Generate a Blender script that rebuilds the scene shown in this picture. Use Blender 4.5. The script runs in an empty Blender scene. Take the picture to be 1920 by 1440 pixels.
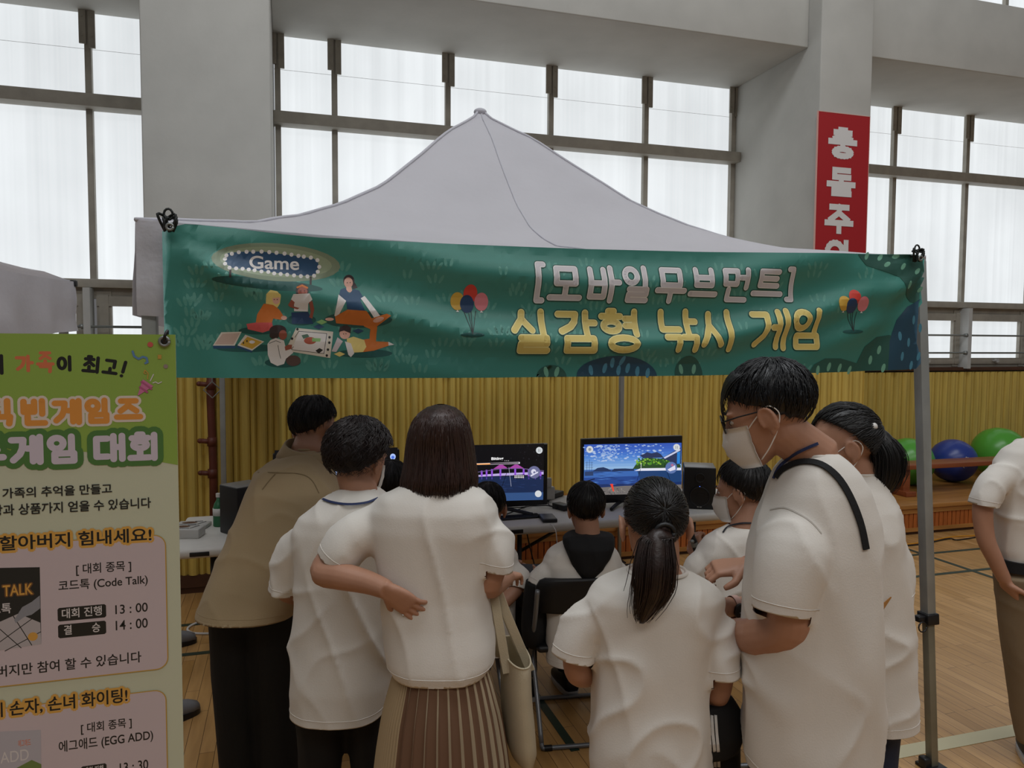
import bpy, bmesh, math, random
import numpy as np
from mathutils import Vector, Matrix, noise
from mathutils.bvhtree import BVHTree
random.seed(7)
R = math.radians
SC = bpy.context.scene
COL = SC.collection

# ------------------------------------------------------------------ camera
FOC, CAMZ = 1400.0, 1.75                      # focal length in pixels of the 1920 px frame, eye height
YAW, PIT, ROL = R(16.83), R(3.17), R(-0.30)
FW = np.array([math.sin(YAW)*math.cos(PIT), math.cos(YAW)*math.cos(PIT), -math.sin(PIT)])
_r = np.array([math.cos(YAW), -math.sin(YAW), 0.0]); _d = np.cross(FW, _r)
RT = math.cos(ROL)*_r + math.sin(ROL)*_d
DN = -math.sin(ROL)*_r + math.cos(ROL)*_d
CAMP = np.array([0, 0, CAMZ])
cd = bpy.data.cameras.new('camera'); cam = bpy.data.objects.new('camera', cd); COL.objects.link(cam)
cd.sensor_width = 36; cd.lens = 36*FOC/1920; cd.clip_start = .05; cd.clip_end = 200
m = Matrix.Identity(4)
for i in range(3):
    m[i][0] = RT[i]; m[i][1] = -DN[i]; m[i][2] = -FW[i]; m[i][3] = CAMP[i]
cam.matrix_world = m
SC.camera = cam

# ------------------------------------------------------------------ world, lights, exposure
SC.view_settings.view_transform = 'Standard'
SC.view_settings.look = 'None'
SC.view_settings.gamma = 1.0
SC.view_settings.exposure = 0.0
w = bpy.data.worlds.new('hall'); SC.world = w; w.use_nodes = True
bg = w.node_tree.nodes['Background']
bg.inputs[0].default_value = (.98, .98, 1.0, 1); bg.inputs[1].default_value = .12
def area(name, loc, tgt, sx, sy, power, col):
    l = bpy.data.lights.new(name, 'AREA'); l.shape = 'RECTANGLE'; l.size = sx; l.size_y = sy
    l.energy = power; l.color = col
    o = bpy.data.objects.new(name, l); COL.objects.link(o); o.location = loc
    o.rotation_euler = (Vector(tgt)-Vector(loc)).to_track_quat('-Z', 'Y').to_euler()
    return o
# the hall's ceiling lamps: two long rows high above
area('ceiling_light', (1.5, 1.6, 8.2), (1.5, 2.0, 0), 9, 2.0, 280, (.93, .965, 1.0))
area('ceiling_light', (1.5, -4.5, 8.2), (1.5, 1.0, 0), 12, 2.5, 240, (1.0, .985, .96))
WIN_E = 0.88                                   # daylight coming through the panes

# ------------------------------------------------------------------ pixel -> place
def ray(px, py): return RT*(px-960)/FOC + DN*(py-720)/FOC + FW
def onY(px, py, y):
    r = ray(px, py); return CAMP + r*(y/r[1])
def onZ(px, py, z):
    r = ray(px, py); return CAMP + r*((z-CAMZ)/r[2])
def onX(px, py, x):
    r = ray(px, py); return CAMP + r*(x/r[0])
def W(px, py, D): return CAMP + ray(px, py)*D
def PXM(D): return D/FOC
CR = np.array([math.cos(YAW), -math.sin(YAW), 0.0]); CF = np.array([math.sin(YAW), math.cos(YAW), 0.0]); UP = np.array([0, 0, 1.0])

# ------------------------------------------------------------------ materials
def lin(c):
    if isinstance(c, str): c = tuple(int(c[i:i+2], 16) for i in (0, 2, 4))
    return tuple((x/255/12.92 if x/255 <= .04045 else ((x/255+.055)/1.055)**2.4) for x in c)
MATS = {}
def mat(name, c, rough=.6, bump=0, scale=60, var=0, vscale=6, metal=0, sheen=0, stretch=(1,1,1), trans=0, spec=.5, emit=0, bumpdist=.002):
    if name in MATS: return MATS[name]
    M = bpy.data.materials.new(name); M.use_nodes = True; nt = M.node_tree; N = nt.nodes; L = nt.links
    b = N['Principled BSDF']; c = lin(c)
    b.inputs['Base Color'].default_value = (*c, 1); b.inputs['Roughness'].default_value = rough
    b.inputs['Metallic'].default_value = metal; b.inputs['Specular IOR Level'].default_value = spec
    if sheen: b.inputs['Sheen Weight'].default_value = sheen
    if emit:
        b.inputs['Emission Color'].default_value = (*c, 1); b.inputs['Emission Strength'].default_value = emit
        b.inputs['Base Color'].default_value = (.01, .01, .01, 1)
    if var or bump:
        tc = N.new('ShaderNodeTexCoord'); mp = N.new('ShaderNodeMapping'); mp.inputs['Scale'].default_value = stretch
        L.new(tc.outputs['Object'], mp.inputs[0])
    if var:
        n = N.new('ShaderNodeTexNoise'); n.inputs['Scale'].default_value = vscale; n.inputs['Detail'].default_value = 5
        L.new(mp.outputs[0], n.inputs['Vector'])
        mx = N.new('ShaderNodeMix'); mx.data_type = 'RGBA'
        mx.inputs[6].default_value = tuple(x*(1-var) for x in c)+(1,); mx.inputs[7].default_value = tuple(min(1, x*(1+var)) for x in c)+(1,)
        mr = N.new('ShaderNodeMapRange'); mr.inputs[1].default_value = .3; mr.inputs[2].default_value = .7
        L.new(n.outputs[0], mr.inputs[0]); L.new(mr.outputs[0], mx.inputs[0]); L.new(mx.outputs[2], b.inputs['Base Color'])
        if emit: L.new(mx.outputs[2], b.inputs['Emission Color'])
    if bump:
        n2 = N.new('ShaderNodeTexNoise'); n2.inputs['Scale'].default_value = scale; n2.inputs['Detail'].default_value = 4
        L.new(mp.outputs[0], n2.inputs['Vector'])
        bp = N.new('ShaderNodeBump'); bp.inputs['Strength'].default_value = bump; bp.inputs['Distance'].default_value = bumpdist
        L.new(n2.outputs[0], bp.inputs['Height']); L.new(bp.outputs[0], b.inputs['Normal'])
    if trans:
        t = N.new('ShaderNodeBsdfTranslucent'); t.inputs[0].default_value = (*c, 1)
        ms = N.new('ShaderNodeMixShader'); ms.inputs[0].default_value = trans
        L.new(b.outputs[0], ms.inputs[1]); L.new(t.outputs[0], ms.inputs[2]); L.new(ms.outputs[0], N['Material Output'].inputs[0])
    MATS[name] = M; return M

def wood_floor():
    M = bpy.data.materials.new('wood_floor'); M.use_nodes = True; nt = M.node_tree; N = nt.nodes; L = nt.links
    b = N['Principled BSDF']
    tc = N.new('ShaderNodeTexCoord'); mp = N.new('ShaderNodeMapping'); mp.inputs['Rotation'].default_value = (0, 0, R(90))
    L.new(tc.outputs['Object'], mp.inputs[0])
    br = N.new('ShaderNodeTexBrick'); br.inputs['Scale'].default_value = 1; br.inputs['Brick Width'].default_value = .62
    br.inputs['Row Height'].default_value = .062; br.inputs['Mortar Size'].default_value = .0012; br.offset = .37
    br.inputs['Color1'].default_value = (*lin('c89d66'), 1); br.inputs['Color2'].default_value = (*lin('b3884f'), 1); br.inputs['Mortar'].default_value = (*lin('4a3016'), 1)
    L.new(mp.outputs[0], br.inputs['Vector'])
    n = N.new('ShaderNodeTexNoise'); n.inputs['Scale'].default_value = 3.0; n.inputs['Detail'].default_value = 8
    mp2 = N.new('ShaderNodeMapping'); mp2.inputs['Scale'].default_value = (9, 1, 1); L.new(tc.outputs['Object'], mp2.inputs[0]); L.new(mp2.outputs[0], n.inputs['Vector'])
    mx = N.new('ShaderNodeMix'); mx.data_type = 'RGBA'; mx.blend_type = 'MULTIPLY'; mx.inputs[0].default_value = .55
    cr = N.new('ShaderNodeValToRGB'); cr.color_ramp.elements[0].position = .3; cr.color_ramp.elements[0].color = (.62, .55, .48, 1); cr.color_ramp.elements[1].position = .65; cr.color_ramp.elements[1].color = (1.05, 1.02, 1, 1)
    L.new(n.outputs[0], cr.inputs[0]); L.new(br.outputs[0], mx.inputs[6]); L.new(cr.outputs[0], mx.inputs[7]); L.new(mx.outputs[2], b.inputs['Base Color'])
    b.inputs['Roughness'].default_value = .34; b.inputs['Specular IOR Level'].default_value = .45
    bp = N.new('ShaderNodeBump'); bp.inputs['Strength'].default_value = .25; bp.inputs['Distance'].default_value = .002
    L.new(br.outputs[1], bp.inputs['Height']); bp.invert = True; L.new(bp.outputs[0], b.inputs['Normal'])
    return M

def pane_mat():
    # milky multiwall panel lit by the daylight behind it: vertical streaks, a little dirt
    M = bpy.data.materials.new('milky_pane'); M.use_nodes = True; nt = M.node_tree; N = nt.nodes; L = nt.links
    b = N['Principled BSDF']; b.inputs['Roughness'].default_value = .4; b.inputs['Base Color'].default_value = (.25, .26, .27, 1)
    tc = N.new('ShaderNodeTexCoord')
    def layer(sc, lo, hi, a, c):
        mp = N.new('ShaderNodeMapping'); mp.inputs['Scale'].default_value = sc; L.new(tc.outputs['Object'], mp.inputs[0])
        n = N.new('ShaderNodeTexNoise'); n.inputs['Scale'].default_value = 1; n.inputs['Detail'].default_value = 6; L.new(mp.outputs[0], n.inputs['Vector'])
        mr = N.new('ShaderNodeMapRange'); mr.inputs[1].default_value = lo; mr.inputs[2].default_value = hi; mr.inputs[3].default_value = a; mr.inputs[4].default_value = c
        L.new(n.outputs[0], mr.inputs[0]); return mr.outputs[0]
    s1 = layer((9, 1, .12), .3, .7, .90, 1.02); s2 = layer((45, 1, .25), .3, .7, .96, 1.02); s3 = layer((.8, 1, .7), .3, .7, .86, 1.04)
    m1 = N.new('ShaderNodeMath'); m1.operation = 'MULTIPLY'; L.new(s1, m1.inputs[0]); L.new(s2, m1.inputs[1])
    m2 = N.new('ShaderNodeMath'); m2.operation = 'MULTIPLY'; L.new(m1.outputs[0], m2.inputs[0]); L.new(s3, m2.inputs[1])
    m3 = N.new('ShaderNodeMath'); m3.operation = 'MULTIPLY'; m3.inputs[1].default_value = WIN_E; L.new(m2.outputs[0], m3.inputs[0])
    b.inputs['Emission Color'].default_value = (.93, .975, 1.0, 1); L.new(m3.outputs[0], b.inputs['Emission Strength'])
    return M

SHIRT = mat('white_cotton', 'dcd6cd', .85, .35, 260, .03, 5, sheen=.1, bumpdist=.0012)
SKIN = mat('skin', 'ad7f66', .52, .15, 300, .07, 14)
HAIRM = mat('black_hair', '120f0e', .42, .5, 150, .25, 40, stretch=(1, 1, .25))
HAIRB = mat('brown_hair', '33201a', .42, .5, 150, .35, 40, stretch=(1, 1, .2))
BLACK = mat('black_cloth', '0d0d0f', .85, .3, 220)
BLKP = mat('black_plastic', '131315', .45)
MASKM = mat('mask_fabric', 'e6e2dc', .8, .2, 300)
STEEL = mat('grey_steel', '8d918f', .42, 0, metal=.6, var=.08)
WHITEP = mat('white_plastic', 'd2cfc9', .5, .1, 200)

# ------------------------------------------------------------------ mesh builder
class MB:
    def __init__(s): s.v = []; s.f = []; s.mi = []
    def add(s, vs, fs, mi=0):
        o = len(s.v); s.v += [tuple(float(c) for c in p) for p in vs]
        for f in fs: s.f.append([i+o for i in f]); s.mi.append(mi)
    def box(s, lo, hi, mi=0, M=None):
        x0, y0, z0 = lo; x1, y1, z1 = hi
        vs = [(x0,y0,z0),(x1,y0,z0),(x1,y1,z0),(x0,y1,z0),(x0,y0,z1),(x1,y0,z1),(x1,y1,z1),(x0,y1,z1)]
        if M is not None: vs = [tuple(M @ Vector(p)) for p in vs]
        s.add(vs, [(0,3,2,1),(4,5,6,7),(0,1,5,4),(1,2,6,5),(2,3,7,6),(3,0,4,7)], mi)
    def rbox(s, lo, hi, r, mi=0, M=None, seg=3):
        bm = bmesh.new(); bmesh.ops.create_cube(bm, size=1)
        for v in bm.verts: v.co = Vector([lo[i]+(v.co[i]+.5)*(hi[i]-lo[i]) for i in range(3)])
        bmesh.ops.bevel(bm, geom=bm.edges[:], offset=r, segments=seg, profile=.5, affect='EDGES')
        s.bm(bm, mi, M); bm.free()
    def bm(s, bm, mi=0, M=None):
        bm.verts.index_update()
        s.add([tuple((M @ v.co) if M is not None else v.co) for v in bm.verts], [[v.index for v in f.verts] for f in bm.faces], mi)
    def loft(s, rings, mi=0, cap=True, close=True):
        n = len(rings[0]); vs = [p for r in rings for p in r]; fs = []
        for k in range(len(rings)-1):
            for i in range(n if close else n-1):
                j = (i+1) % n
                fs.append((k*n+i, k*n+j, (k+1)*n+j, (k+1)*n+i))
        if cap and close:
            fs.append(tuple(range(n))[::-1]); fs.append(tuple((len(rings)-1)*n+i for i in range(n)))
        s.add(vs, fs, mi)
    def tube(s, pts, rad, n=12, mi=0, cap=True, flat=None):
        pts = [np.array(p, float) for p in pts]
        if not hasattr(rad, '__len__'): rad = [rad]*len(pts)
        rings = []; nrm = None
        for k, p in enumerate(pts):
            t = pts[min(k+1, len(pts)-1)] - pts[max(k-1, 0)]; t = t/(np.linalg.norm(t)+1e-9)
            if nrm is None:
                a = np.array([0, 0, 1.0]) if abs(t[2]) < .9 else np.array([0, 1.0, 0])
                nrm = np.cross(t, a)
            nrm = nrm - t*(nrm@t); nrm = nrm/(np.linalg.norm(nrm)+1e-9); b = np.cross(t, nrm)
            q = flat or 1
            rings.append([p + rad[k]*(math.cos(2*math.pi*i/n)*nrm + q*math.sin(2*math.pi*i/n)*b) for i in range(n)])
        s.loft(rings, mi, cap)
    def ball(s, c, r, nu=20, nv=12, mi=0, M=None):
        if not hasattr(r, '__len__'): r = (r, r, r)
        vs = [(0, 0, -1)]
        for j in range(1, nv):
            a = math.pi*j/nv - math.pi/2
            for i in range(nu):
                t = 2*math.pi*i/nu; vs.append((math.cos(a)*math.cos(t), math.cos(a)*math.sin(t), math.sin(a)))
        vs.append((0, 0, 1)); fs = []
        for i in range(nu): fs.append((0, 1+(i+1) % nu, 1+i))
        for j in range(nv-2):
            for i in range(nu): fs.append((1+j*nu+i, 1+j*nu+(i+1) % nu, 1+(j+1)*nu+(i+1) % nu, 1+(j+1)*nu+i))
        l = len(vs)-1
        for i in range(nu): fs.append((l, 1+(nv-2)*nu+i, 1+(nv-2)*nu+(i+1) % nu))
        out = []
        for p in vs:
            q = np.array([p[k]*r[k] for k in range(3)])
            if M is not None: q = M @ q
            out.append(q+np.array(c))
        s.add(out, fs, mi)
    def mesh(s, name, mats=()):
        me = bpy.data.meshes.new(name); me.from_pydata(s.v, [], s.f)
        for x in mats: me.materials.append(x)
        if mats and len(mats) > 1: me.polygons.foreach_set('material_index', s.mi)
        me.update(); return me
    def build(s, name, mats, parent=None, smooth=False, fix=False, **kw):
        if not isinstance(mats, (list, tuple)): mats = [mats]
        me = s.mesh(name, mats)
        if fix:
            b = bmesh.new(); b.from_mesh(me); bmesh.ops.recalc_face_normals(b, faces=b.faces[:]); b.to_mesh(me); b.free()
        return put(name, me, parent, smooth, **kw)
def wloc(o):
    v = Vector((0, 0, 0))
    while o is not None: v += o.location; o = o.parent
    return v
def put(name, me, parent=None, smooth=False, label=None, cat=None, group=None, kind=None):
    o = bpy.data.objects.new(name, me); COL.objects.link(o)
    if smooth:
        me.polygons.foreach_set('use_smooth', [True]*len(me.polygons))
        if smooth == 'auto': me.set_sharp_from_angle(angle=R(40))
    if parent is not None:
        o.parent = parent; off = wloc(parent)
        if off.length > 0: me.transform(Matrix.Translation(-off))
    return tag(o, label, cat, group, kind)
def tag(o, label=None, cat=None, group=None, kind=None):
    if label: o['label'] = label
    if cat: o['category'] = cat
    if group: o['group'] = group
    if kind: o['kind'] = kind
    return o
def thing(name, loc, label=None, cat=None, group=None, kind=None):
    o = bpy.data.objects.new(name, None); COL.objects.link(o); o.location = loc
    return tag(o, label, cat, group, kind)
def struct(name, mb, mats, parent=None, **k):
    return mb.build(name, mats, parent, kind=None if parent is not None else 'structure', **k)
def dup(o, loc, label=None):
    r = o.copy(); COL.objects.link(r); r.location = loc
    if label: r['label'] = label
    for ch in list(o.children):
        c = ch.copy(); COL.objects.link(c); c.parent = r
        for g in list(ch.children):
            d = g.copy(); COL.objects.link(d); d.parent = c
    return r
def spline(pts, n=6):
    P = [np.array(p, float) for p in pts]; out = []
    for i in range(len(P)-1):
        p0 = P[max(i-1, 0)]; p1 = P[i]; p2 = P[i+1]; p3 = P[min(i+2, len(P)-1)]
        for k in range(n):
            t = k/n
            out.append(.5*((2*p1)+(-p0+p2)*t+(2*p0-5*p1+4*p2-p3)*t*t+(-p0+3*p1-3*p2+p3)*t**3))
    out.append(P[-1]); return out
def fuse(mb, voxel, smooth=4, disp=None, fac=.5):
    """union of closed pieces -> one continuous smooth mesh"""
    me = mb.mesh('tmp'); o = bpy.data.objects.new('tmp', me); COL.objects.link(o)
    a = o.modifiers.new('r', 'REMESH'); a.mode = 'VOXEL'; a.voxel_size = voxel
    b = o.modifiers.new('s', 'SMOOTH'); b.iterations = smooth; b.factor = fac
    dg = bpy.context.evaluated_depsgraph_get()
    out = bpy.data.meshes.new_from_object(o.evaluated_get(dg))
    bpy.data.objects.remove(o); bpy.data.meshes.remove(me)
    if disp:
        n = len(out.vertices); co = np.empty(n*3); no = np.empty(n*3)
        out.vertices.foreach_get('co', co); out.vertices.foreach_get('normal', no)
        co = co.reshape(-1, 3); no = no.reshape(-1, 3)
        d = np.array([disp(Vector(p)) for p in co])
        co = co + no*d[:, None]; out.vertices.foreach_set('co', co.ravel()); out.update()
    return out
def ell(c, u, v, a, b, n=36, p=2.3):
    out = []
    for i in range(n):
        t = 2*math.pi*i/n; ct, st = math.cos(t), math.sin(t)
        out.append(np.array(c)+u*a*math.copysign(abs(ct)**(2/p), ct)+v*b*math.copysign(abs(st)**(2/p), st))
    return out
def hit(px, py, obs, off=.004):
    """first point of a garment or body seen through a pixel, lifted off the surface"""
    r = ray(px, py); r = r/np.linalg.norm(r); best = None
    for o in (obs if isinstance(obs, list) else [obs]):
        t = BVH.get(o.name)
        if t is None:
            me = o.data; off_ = wloc(o)
            t = BVH[o.name] = BVHTree.FromPolygons([v.co+off_ for v in me.vertices], [list(p.vertices) for p in me.polygons])
        h = t.ray_cast(Vector(CAMP), Vector(r))
        if h[0] is not None and (best is None or h[3] < best[0]): best = (h[3], np.array(h[0]), np.array(h[1]))
    if best is None: return None
    n = best[2] if best[2]@r < 0 else -best[2]
    return best[1]+n*off, n
BVH = {}
def ribbon(mb, pts, nrm, wid, th=.002, mi=0):
    """flat strap along points lying on a surface with normals"""
    rings = []
    for k, p in enumerate(pts):
        t = pts[min(k+1, len(pts)-1)]-pts[max(k-1, 0)]; t = t/np.linalg.norm(t); n = nrm[k]; s = np.cross(t, n); s /= np.linalg.norm(s); n = np.cross(s, t)
        rings.append([p-s*wid/2, p+s*wid/2, p+s*wid/2+n*th, p-s*wid/2+n*th])
    mb.loft(rings, mi)

# ------------------------------------------------------------------ flat art: polygons, strokes, type on a plane
def disc(c, r, n=24, r2=None, rot=0):
    r2 = r if r2 is None else r2; ca, sa = math.cos(rot), math.sin(rot)
    return [(c[0]+r*math.cos(2*math.pi*i/n)*ca-r2*math.sin(2*math.pi*i/n)*sa, c[1]+r*math.cos(2*math.pi*i/n)*sa+r2*math.sin(2*math.pi*i/n)*ca) for i in range(n)]
class Art:
    """flat print: pieces are 2-D polygons with a material and a hair-thin layer height"""
    def __init__(s): s.p = []; s.mats = []; s.top = 0
    def mi(s, m):
        if m not in s.mats: s.mats.append(m)
        return s.mats.index(m)
    def poly(s, pts, m, lay=None):
        if lay is None: s.top += 1; lay = s.top
        s.p.append((pts, s.mi(m), lay))
    def stroke(s, pts, wd, m, sq=False):
        i = s.mi(m); s.top += 1; e = 0
        for a, b in zip(pts[:-1], pts[1:]):
            dx, dy = b[0]-a[0], b[1]-a[1]; l = math.hypot(dx, dy) or 1e-9; nx, ny = -dy/l*wd/2, dx/l*wd/2
            ex, ey = (dx/l*wd/2, dy/l*wd/2) if sq else (0, 0); e += .04
            s.p.append(([(a[0]+nx-ex, a[1]+ny-ey), (a[0]-nx-ex, a[1]-ny-ey), (b[0]-nx+ex, b[1]-ny+ey), (b[0]+nx+ex, b[1]+ny+ey)], i, s.top+e))
        if not sq:
            for a in pts:
                e += .04; s.p.append((disc(a, wd/2, 14), i, s.top+e))
    def bmesh(s, step=None):
        """2-D pieces as a bmesh: x, layer, z"""
        bm = bmesh.new()
        for pts, mi, lay in s.p:
            try:
                f = bm.faces.new([bm.verts.new((p[0], -lay, p[1])) for p in pts])
            except ValueError: continue
            f.material_index = mi; f.normal_update()
            if f.normal.y > 0: f.normal_flip()
        big = [f for f in bm.faces if len(f.verts) > 4]
        bmesh.ops.triangulate(bm, faces=big)
        if step:                                        # cut along the triangles of the cloth so that every piece lies flat on it
            for no in ((1, 0, 0), (0, 0, 1), (1, 0, -1)):
                d = [v.co.x*no[0]+v.co.z*no[2] for v in bm.verts]; k = math.ceil(min(d)/step); hi = max(d)
                while k*step < hi:
                    co = (k*step, 0, 0) if no[0] else (0, 0, k*step)
                    fs = []
                    for f in bm.faces:
                        q = [v.co.x*no[0]+v.co.z*no[2]-k*step for v in f.verts]
                        if min(q) < -1e-6 and max(q) > 1e-6: fs.append(f)
                    if fs:
                        es = {e for f in fs for e in f.edges}; vs = {v for f in fs for v in f.verts}
                        bmesh.ops.bisect_plane(bm, geom=list(vs)+list(es)+fs, plane_co=co, plane_no=no, dist=1e-7)
                    k += 1
        return bm
CHO = 'ㄱㄲㄴㄷㄸㄹㅁㅂㅃㅅㅆㅇㅈㅉㅊㅋㅌㅍㅎ'; JUNG = 'ㅏㅐㅑㅒㅓㅔㅕㅖㅗㅘㅙㅚㅛㅜㅝㅞㅟㅠㅡㅢㅣ'; JONG = ' ㄱㄲㄳㄴㄵㄶㄷㄹㄺㄻㄼㄽㄾㄿㅀㅁㅂㅄㅅㅆㅇㅈㅊㅋㅌㅍㅎ'
def circ(cx, cy, rx, ry, n=16): return [(cx+rx*math.cos(2*math.pi*i/n), cy+ry*math.sin(2*math.pi*i/n)) for i in range(n+1)]
CON = {'ㄱ': [[(.05,.95),(.88,.95),(.82,.55),(.62,.28),(.15,.02)]], 'ㄱf': [[(.05,.9),(.92,.9),(.88,0)]], 'ㄴ': [[(.1,1),(.1,.05),(.95,.05)]],
 'ㄷ': [[(.92,.95),(.1,.95),(.1,.05),(.95,.05)]], 'ㄹ': [[(.08,.97),(.92,.97),(.92,.52),(.08,.52),(.08,.03),(.95,.03)]],
 'ㅁ': [[(.08,.95),(.92,.95),(.92,.05),(.08,.05),(.08,.95)]], 'ㅂ': [[(.1,1),(.1,.03),(.9,.03),(.9,1)], [(.1,.5),(.9,.5)]],
 'ㅅ': [[(.5,1),(.46,.62),(.05,.05)], [(.5,.62),(.95,.05)]], 'ㅇ': [circ(.5, .5, .44, .46)],
 'ㅈ': [[(.08,.95),(.92,.95)], [(.55,.95),(.46,.5),(.05,.02)], [(.5,.5),(.95,.02)]],
 'ㅊ': [[(.36,1.08),(.64,1.08)], [(.08,.76),(.92,.76)], [(.55,.76),(.46,.4),(.05,.0)], [(.52,.4),(.95,.0)]],
 'ㅌ': [[(.92,.97),(.1,.97),(.1,.03),(.95,.03)], [(.1,.5),(.88,.5)]], 'ㅎ': [[(.36,1.05),(.64,1.05)], [(.02,.78),(.98,.78)], circ(.5, .26, .4, .27)]}
CON['ㄲ'] = [[(.02,.95),(.42,.95),(.38,0)], [(.56,.95),(.97,.95),(.94,0)]]
VOW = {'ㅏ': [[(.3,1),(.3,0)], [(.3,.55),(.95,.55)]], 'ㅓ': [[(.75,1),(.75,0)], [(.05,.55),(.75,.55)]], 'ㅣ': [[(.5,1),(.5,0)]],
 'ㅕ': [[(.8,1),(.8,0)], [(.1,.68),(.8,.68)], [(.1,.38),(.8,.38)]], 'ㅐ': [[(.1,1),(.1,0)], [(.9,1),(.9,0)], [(.1,.52),(.9,.52)]],
 'ㅔ': [[(.35,.97),(.35,.03)], [(.95,1),(.95,0)], [(-.15,.55),(.35,.55)]], 'ㅗ': [[(.5,1),(.5,.1)], [(0,.1),(1,.1)]],
 'ㅜ': [[(0,.9),(1,.9)], [(.5,.9),(.5,0)]], 'ㅡ': [[(0,.5),(1,.5)]]}
def hangul(ch):
    k = ord(ch)-0xAC00; c, v, f = CHO[k//588], JUNG[k % 588//28], JONG[k % 28]; out = []
    def put_(g, x0, y0, x1, y1):
        for st in g: out.append([(x0+(x1-x0)*p[0], y0+(y1-y0)*p[1]) for p in st])
    fin = f != ' '
    if v in 'ㅗㅜㅡㅛㅠ':
        cg = CON.get(c+'f', CON[c])
        if fin: put_(cg, .15, .68, .85, 1); put_(VOW[v], .0, .38, 1, .58); put_(CON.get(f+'f', CON[f]), .14, 0, .88, .3)
        else: put_(cg, .12, .46, .88, 1); put_(VOW[v], 0, 0, 1, .36)
    elif v == 'ㅚ':
        put_(CON[c], .05, .44, .68, 1); put_(VOW['ㅗ'], 0, .0, .72, .36); put_(VOW['ㅣ'], .8, 0, 1, 1)
    else:
        wide = v in 'ㅐㅔ'
        if fin: put_(CON[c], .02, .5, .54, .98); put_(VOW[v], .62, .42, .98, 1); put_(CON.get(f+'f', CON[f]), .14, 0, .94, .34)
        else: put_(CON[c], .02, .08, .48 if wide else .56, .94); put_(VOW[v], .62, 0, 1, 1)
    return out
def glyphs(ch):
    if '가' <= ch <= '힣': return hangul(ch)
    return {'[': [[(.7,1.02),(.3,1.02),(.3,-.02),(.7,-.02)]], ']': [[(.3,1.02),(.62,1.02),(.72,-.02),(.35,-.02)]], '!': [[(.5,1),(.42,.3)], [(.36,.02),(.37,.02)]]}[ch]
def write(art, ch, x0, z0, x1, z1, wd, m, tilt=0, slant=0, sq=False):
    """one character in the box x0..x1, z0..z1 drawn with round strokes"""
    cx, cz = (x0+x1)/2, (z0+z1)/2
    for st in glyphs(ch):
        pts = []
        for p in st:
            x = x0+(x1-x0)*p[0]-cx; z = z0+(z1-z0)*p[1]-cz; x += slant*z
            pts.append((cx+x*math.cos(tilt)-z*math.sin(tilt), cz+x*math.sin(tilt)+z*math.cos(tilt)))
        art.stroke(pts, wd, m, sq)
def typed(art, s, x0, z0, x1, m, height=None, off=.0, z1=None, shear=0, around=0):
    """a line of type fitted to x0..x1 with its baseline at z0"""
    cu = bpy.data.curves.new('t', 'FONT'); cu.body = s; cu.size = 1; cu.offset = off; cu.shear = shear
    o = bpy.data.objects.new('t', cu); COL.objects.link(o)
    me = bpy.data.meshes.new_from_object(o.evaluated_get(bpy.context.evaluated_depsgraph_get()))
    bpy.data.objects.remove(o); bpy.data.curves.remove(cu)
    if len(me.vertices) == 0: return
    xs = [v.co.x for v in me.vertices]; ys = [v.co.y for v in me.vertices]
    sx = (x1-x0)/(max(xs)-min(xs)); sz = sx if height is None and z1 is None else (height/(max(ys)-min(ys)) if z1 is None else (z1-z0)/(max(ys)-min(ys)))
    b0 = min(ys); i = art.mi(m); art.top += 1
    for q in range(10 if around else 1):
        dx, dz = around*math.cos(q*.628), around*math.sin(q*.628)
        for p in me.polygons:
            art.p.append(([(x0+dx+(me.vertices[k].co.x-min(xs))*sx, z0+dz+(me.vertices[k].co.y-b0)*sz) for k in p.vertices], i, art.top+q*.05))
    bpy.data.meshes.remove(me)

# ================================================================== THE SETTING
PAINT = mat('wall_paint', 'b4b3ad', .75, .25, 25, .06, 3, bumpdist=.004)
SOFFIT = PAINT
FRAME = mat('window_frame_metal', '9a958a', .55, .15, 60, .12, 9)
YEL = mat('yellow_padding', 'c8ad55', .6, .2, 50, .14, 4, stretch=(6, 6, .5))
LEDW = mat('ledge_wood', 'a8743a', .45, .15, 40, .2, 3, stretch=(1, 8, 8))
SLAT = mat('slat_wood', 'a85c26', .5, .15, 40, .2, 6, stretch=(8, 8, 1))
DARKW = mat('dark_wood', '4a2c18', .55, .1, 40, .2, 6)
DARK = mat('dark_gap', '0a0807', .9)
GREYP = mat('grey_paint_steel', 'b9bab8', .5, .1, 80, .06, 8)
PY, BY, WY = 5.55, 5.72, 6.85            # pillar face, beam face, window wall
BZ0, BZ1 = 4.37, 5.04

fl = MB(); fl.add([(-9, -6, 0), (13, -6, 0), (13, 7.1, 0), (-9, 7.1, 0)], [(0, 1, 2, 3)])
floor = struct('floor', fl, wood_floor())
GRN = mat('green_court_line', '23362a', .5); WHL = mat('white_court_line', 'cfc7a4', .5)
l = MB()
for y in (4.43, 4.90): l.box((-6, y-.02, .0005), (12, y+.02, .002))
l.box((5.06, 2.9, .0006), (5.10, 5.4, .0026)); l.box((1.15, 2.9, .0006), (1.19, 5.4, .0026))
struct('trim_1', l, GRN)
l = MB(); l.box((-6, 2.46, .0005), (12, 2.54, .002)); struct('trim_2', l, WHL)

def pillar(name, x0, x1):
    p = MB(); p.rbox((x0, PY, 0), (x1, 7.0, 7.2), .012); struct(name, p, PAINT, smooth='auto')
pillar('pillar_left', -.905, -.083); pillar('pillar_right', 4.455, 5.0)
def beam(name, x0, x1):
    b = MB(); b.rbox((x0, BY, BZ0), (x1, 7.0, BZ1), .01); struct(name, b, PAINT, smooth='auto')
beam('beam_left', -6, -.905); beam('beam_middle', -.083, 4.455); beam('beam_right', 5.0, 12)
b = MB(); b.box((-6, 6.87, 0), (12, 7.05, 1.5)); struct('wall_back', b, PAINT)

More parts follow.
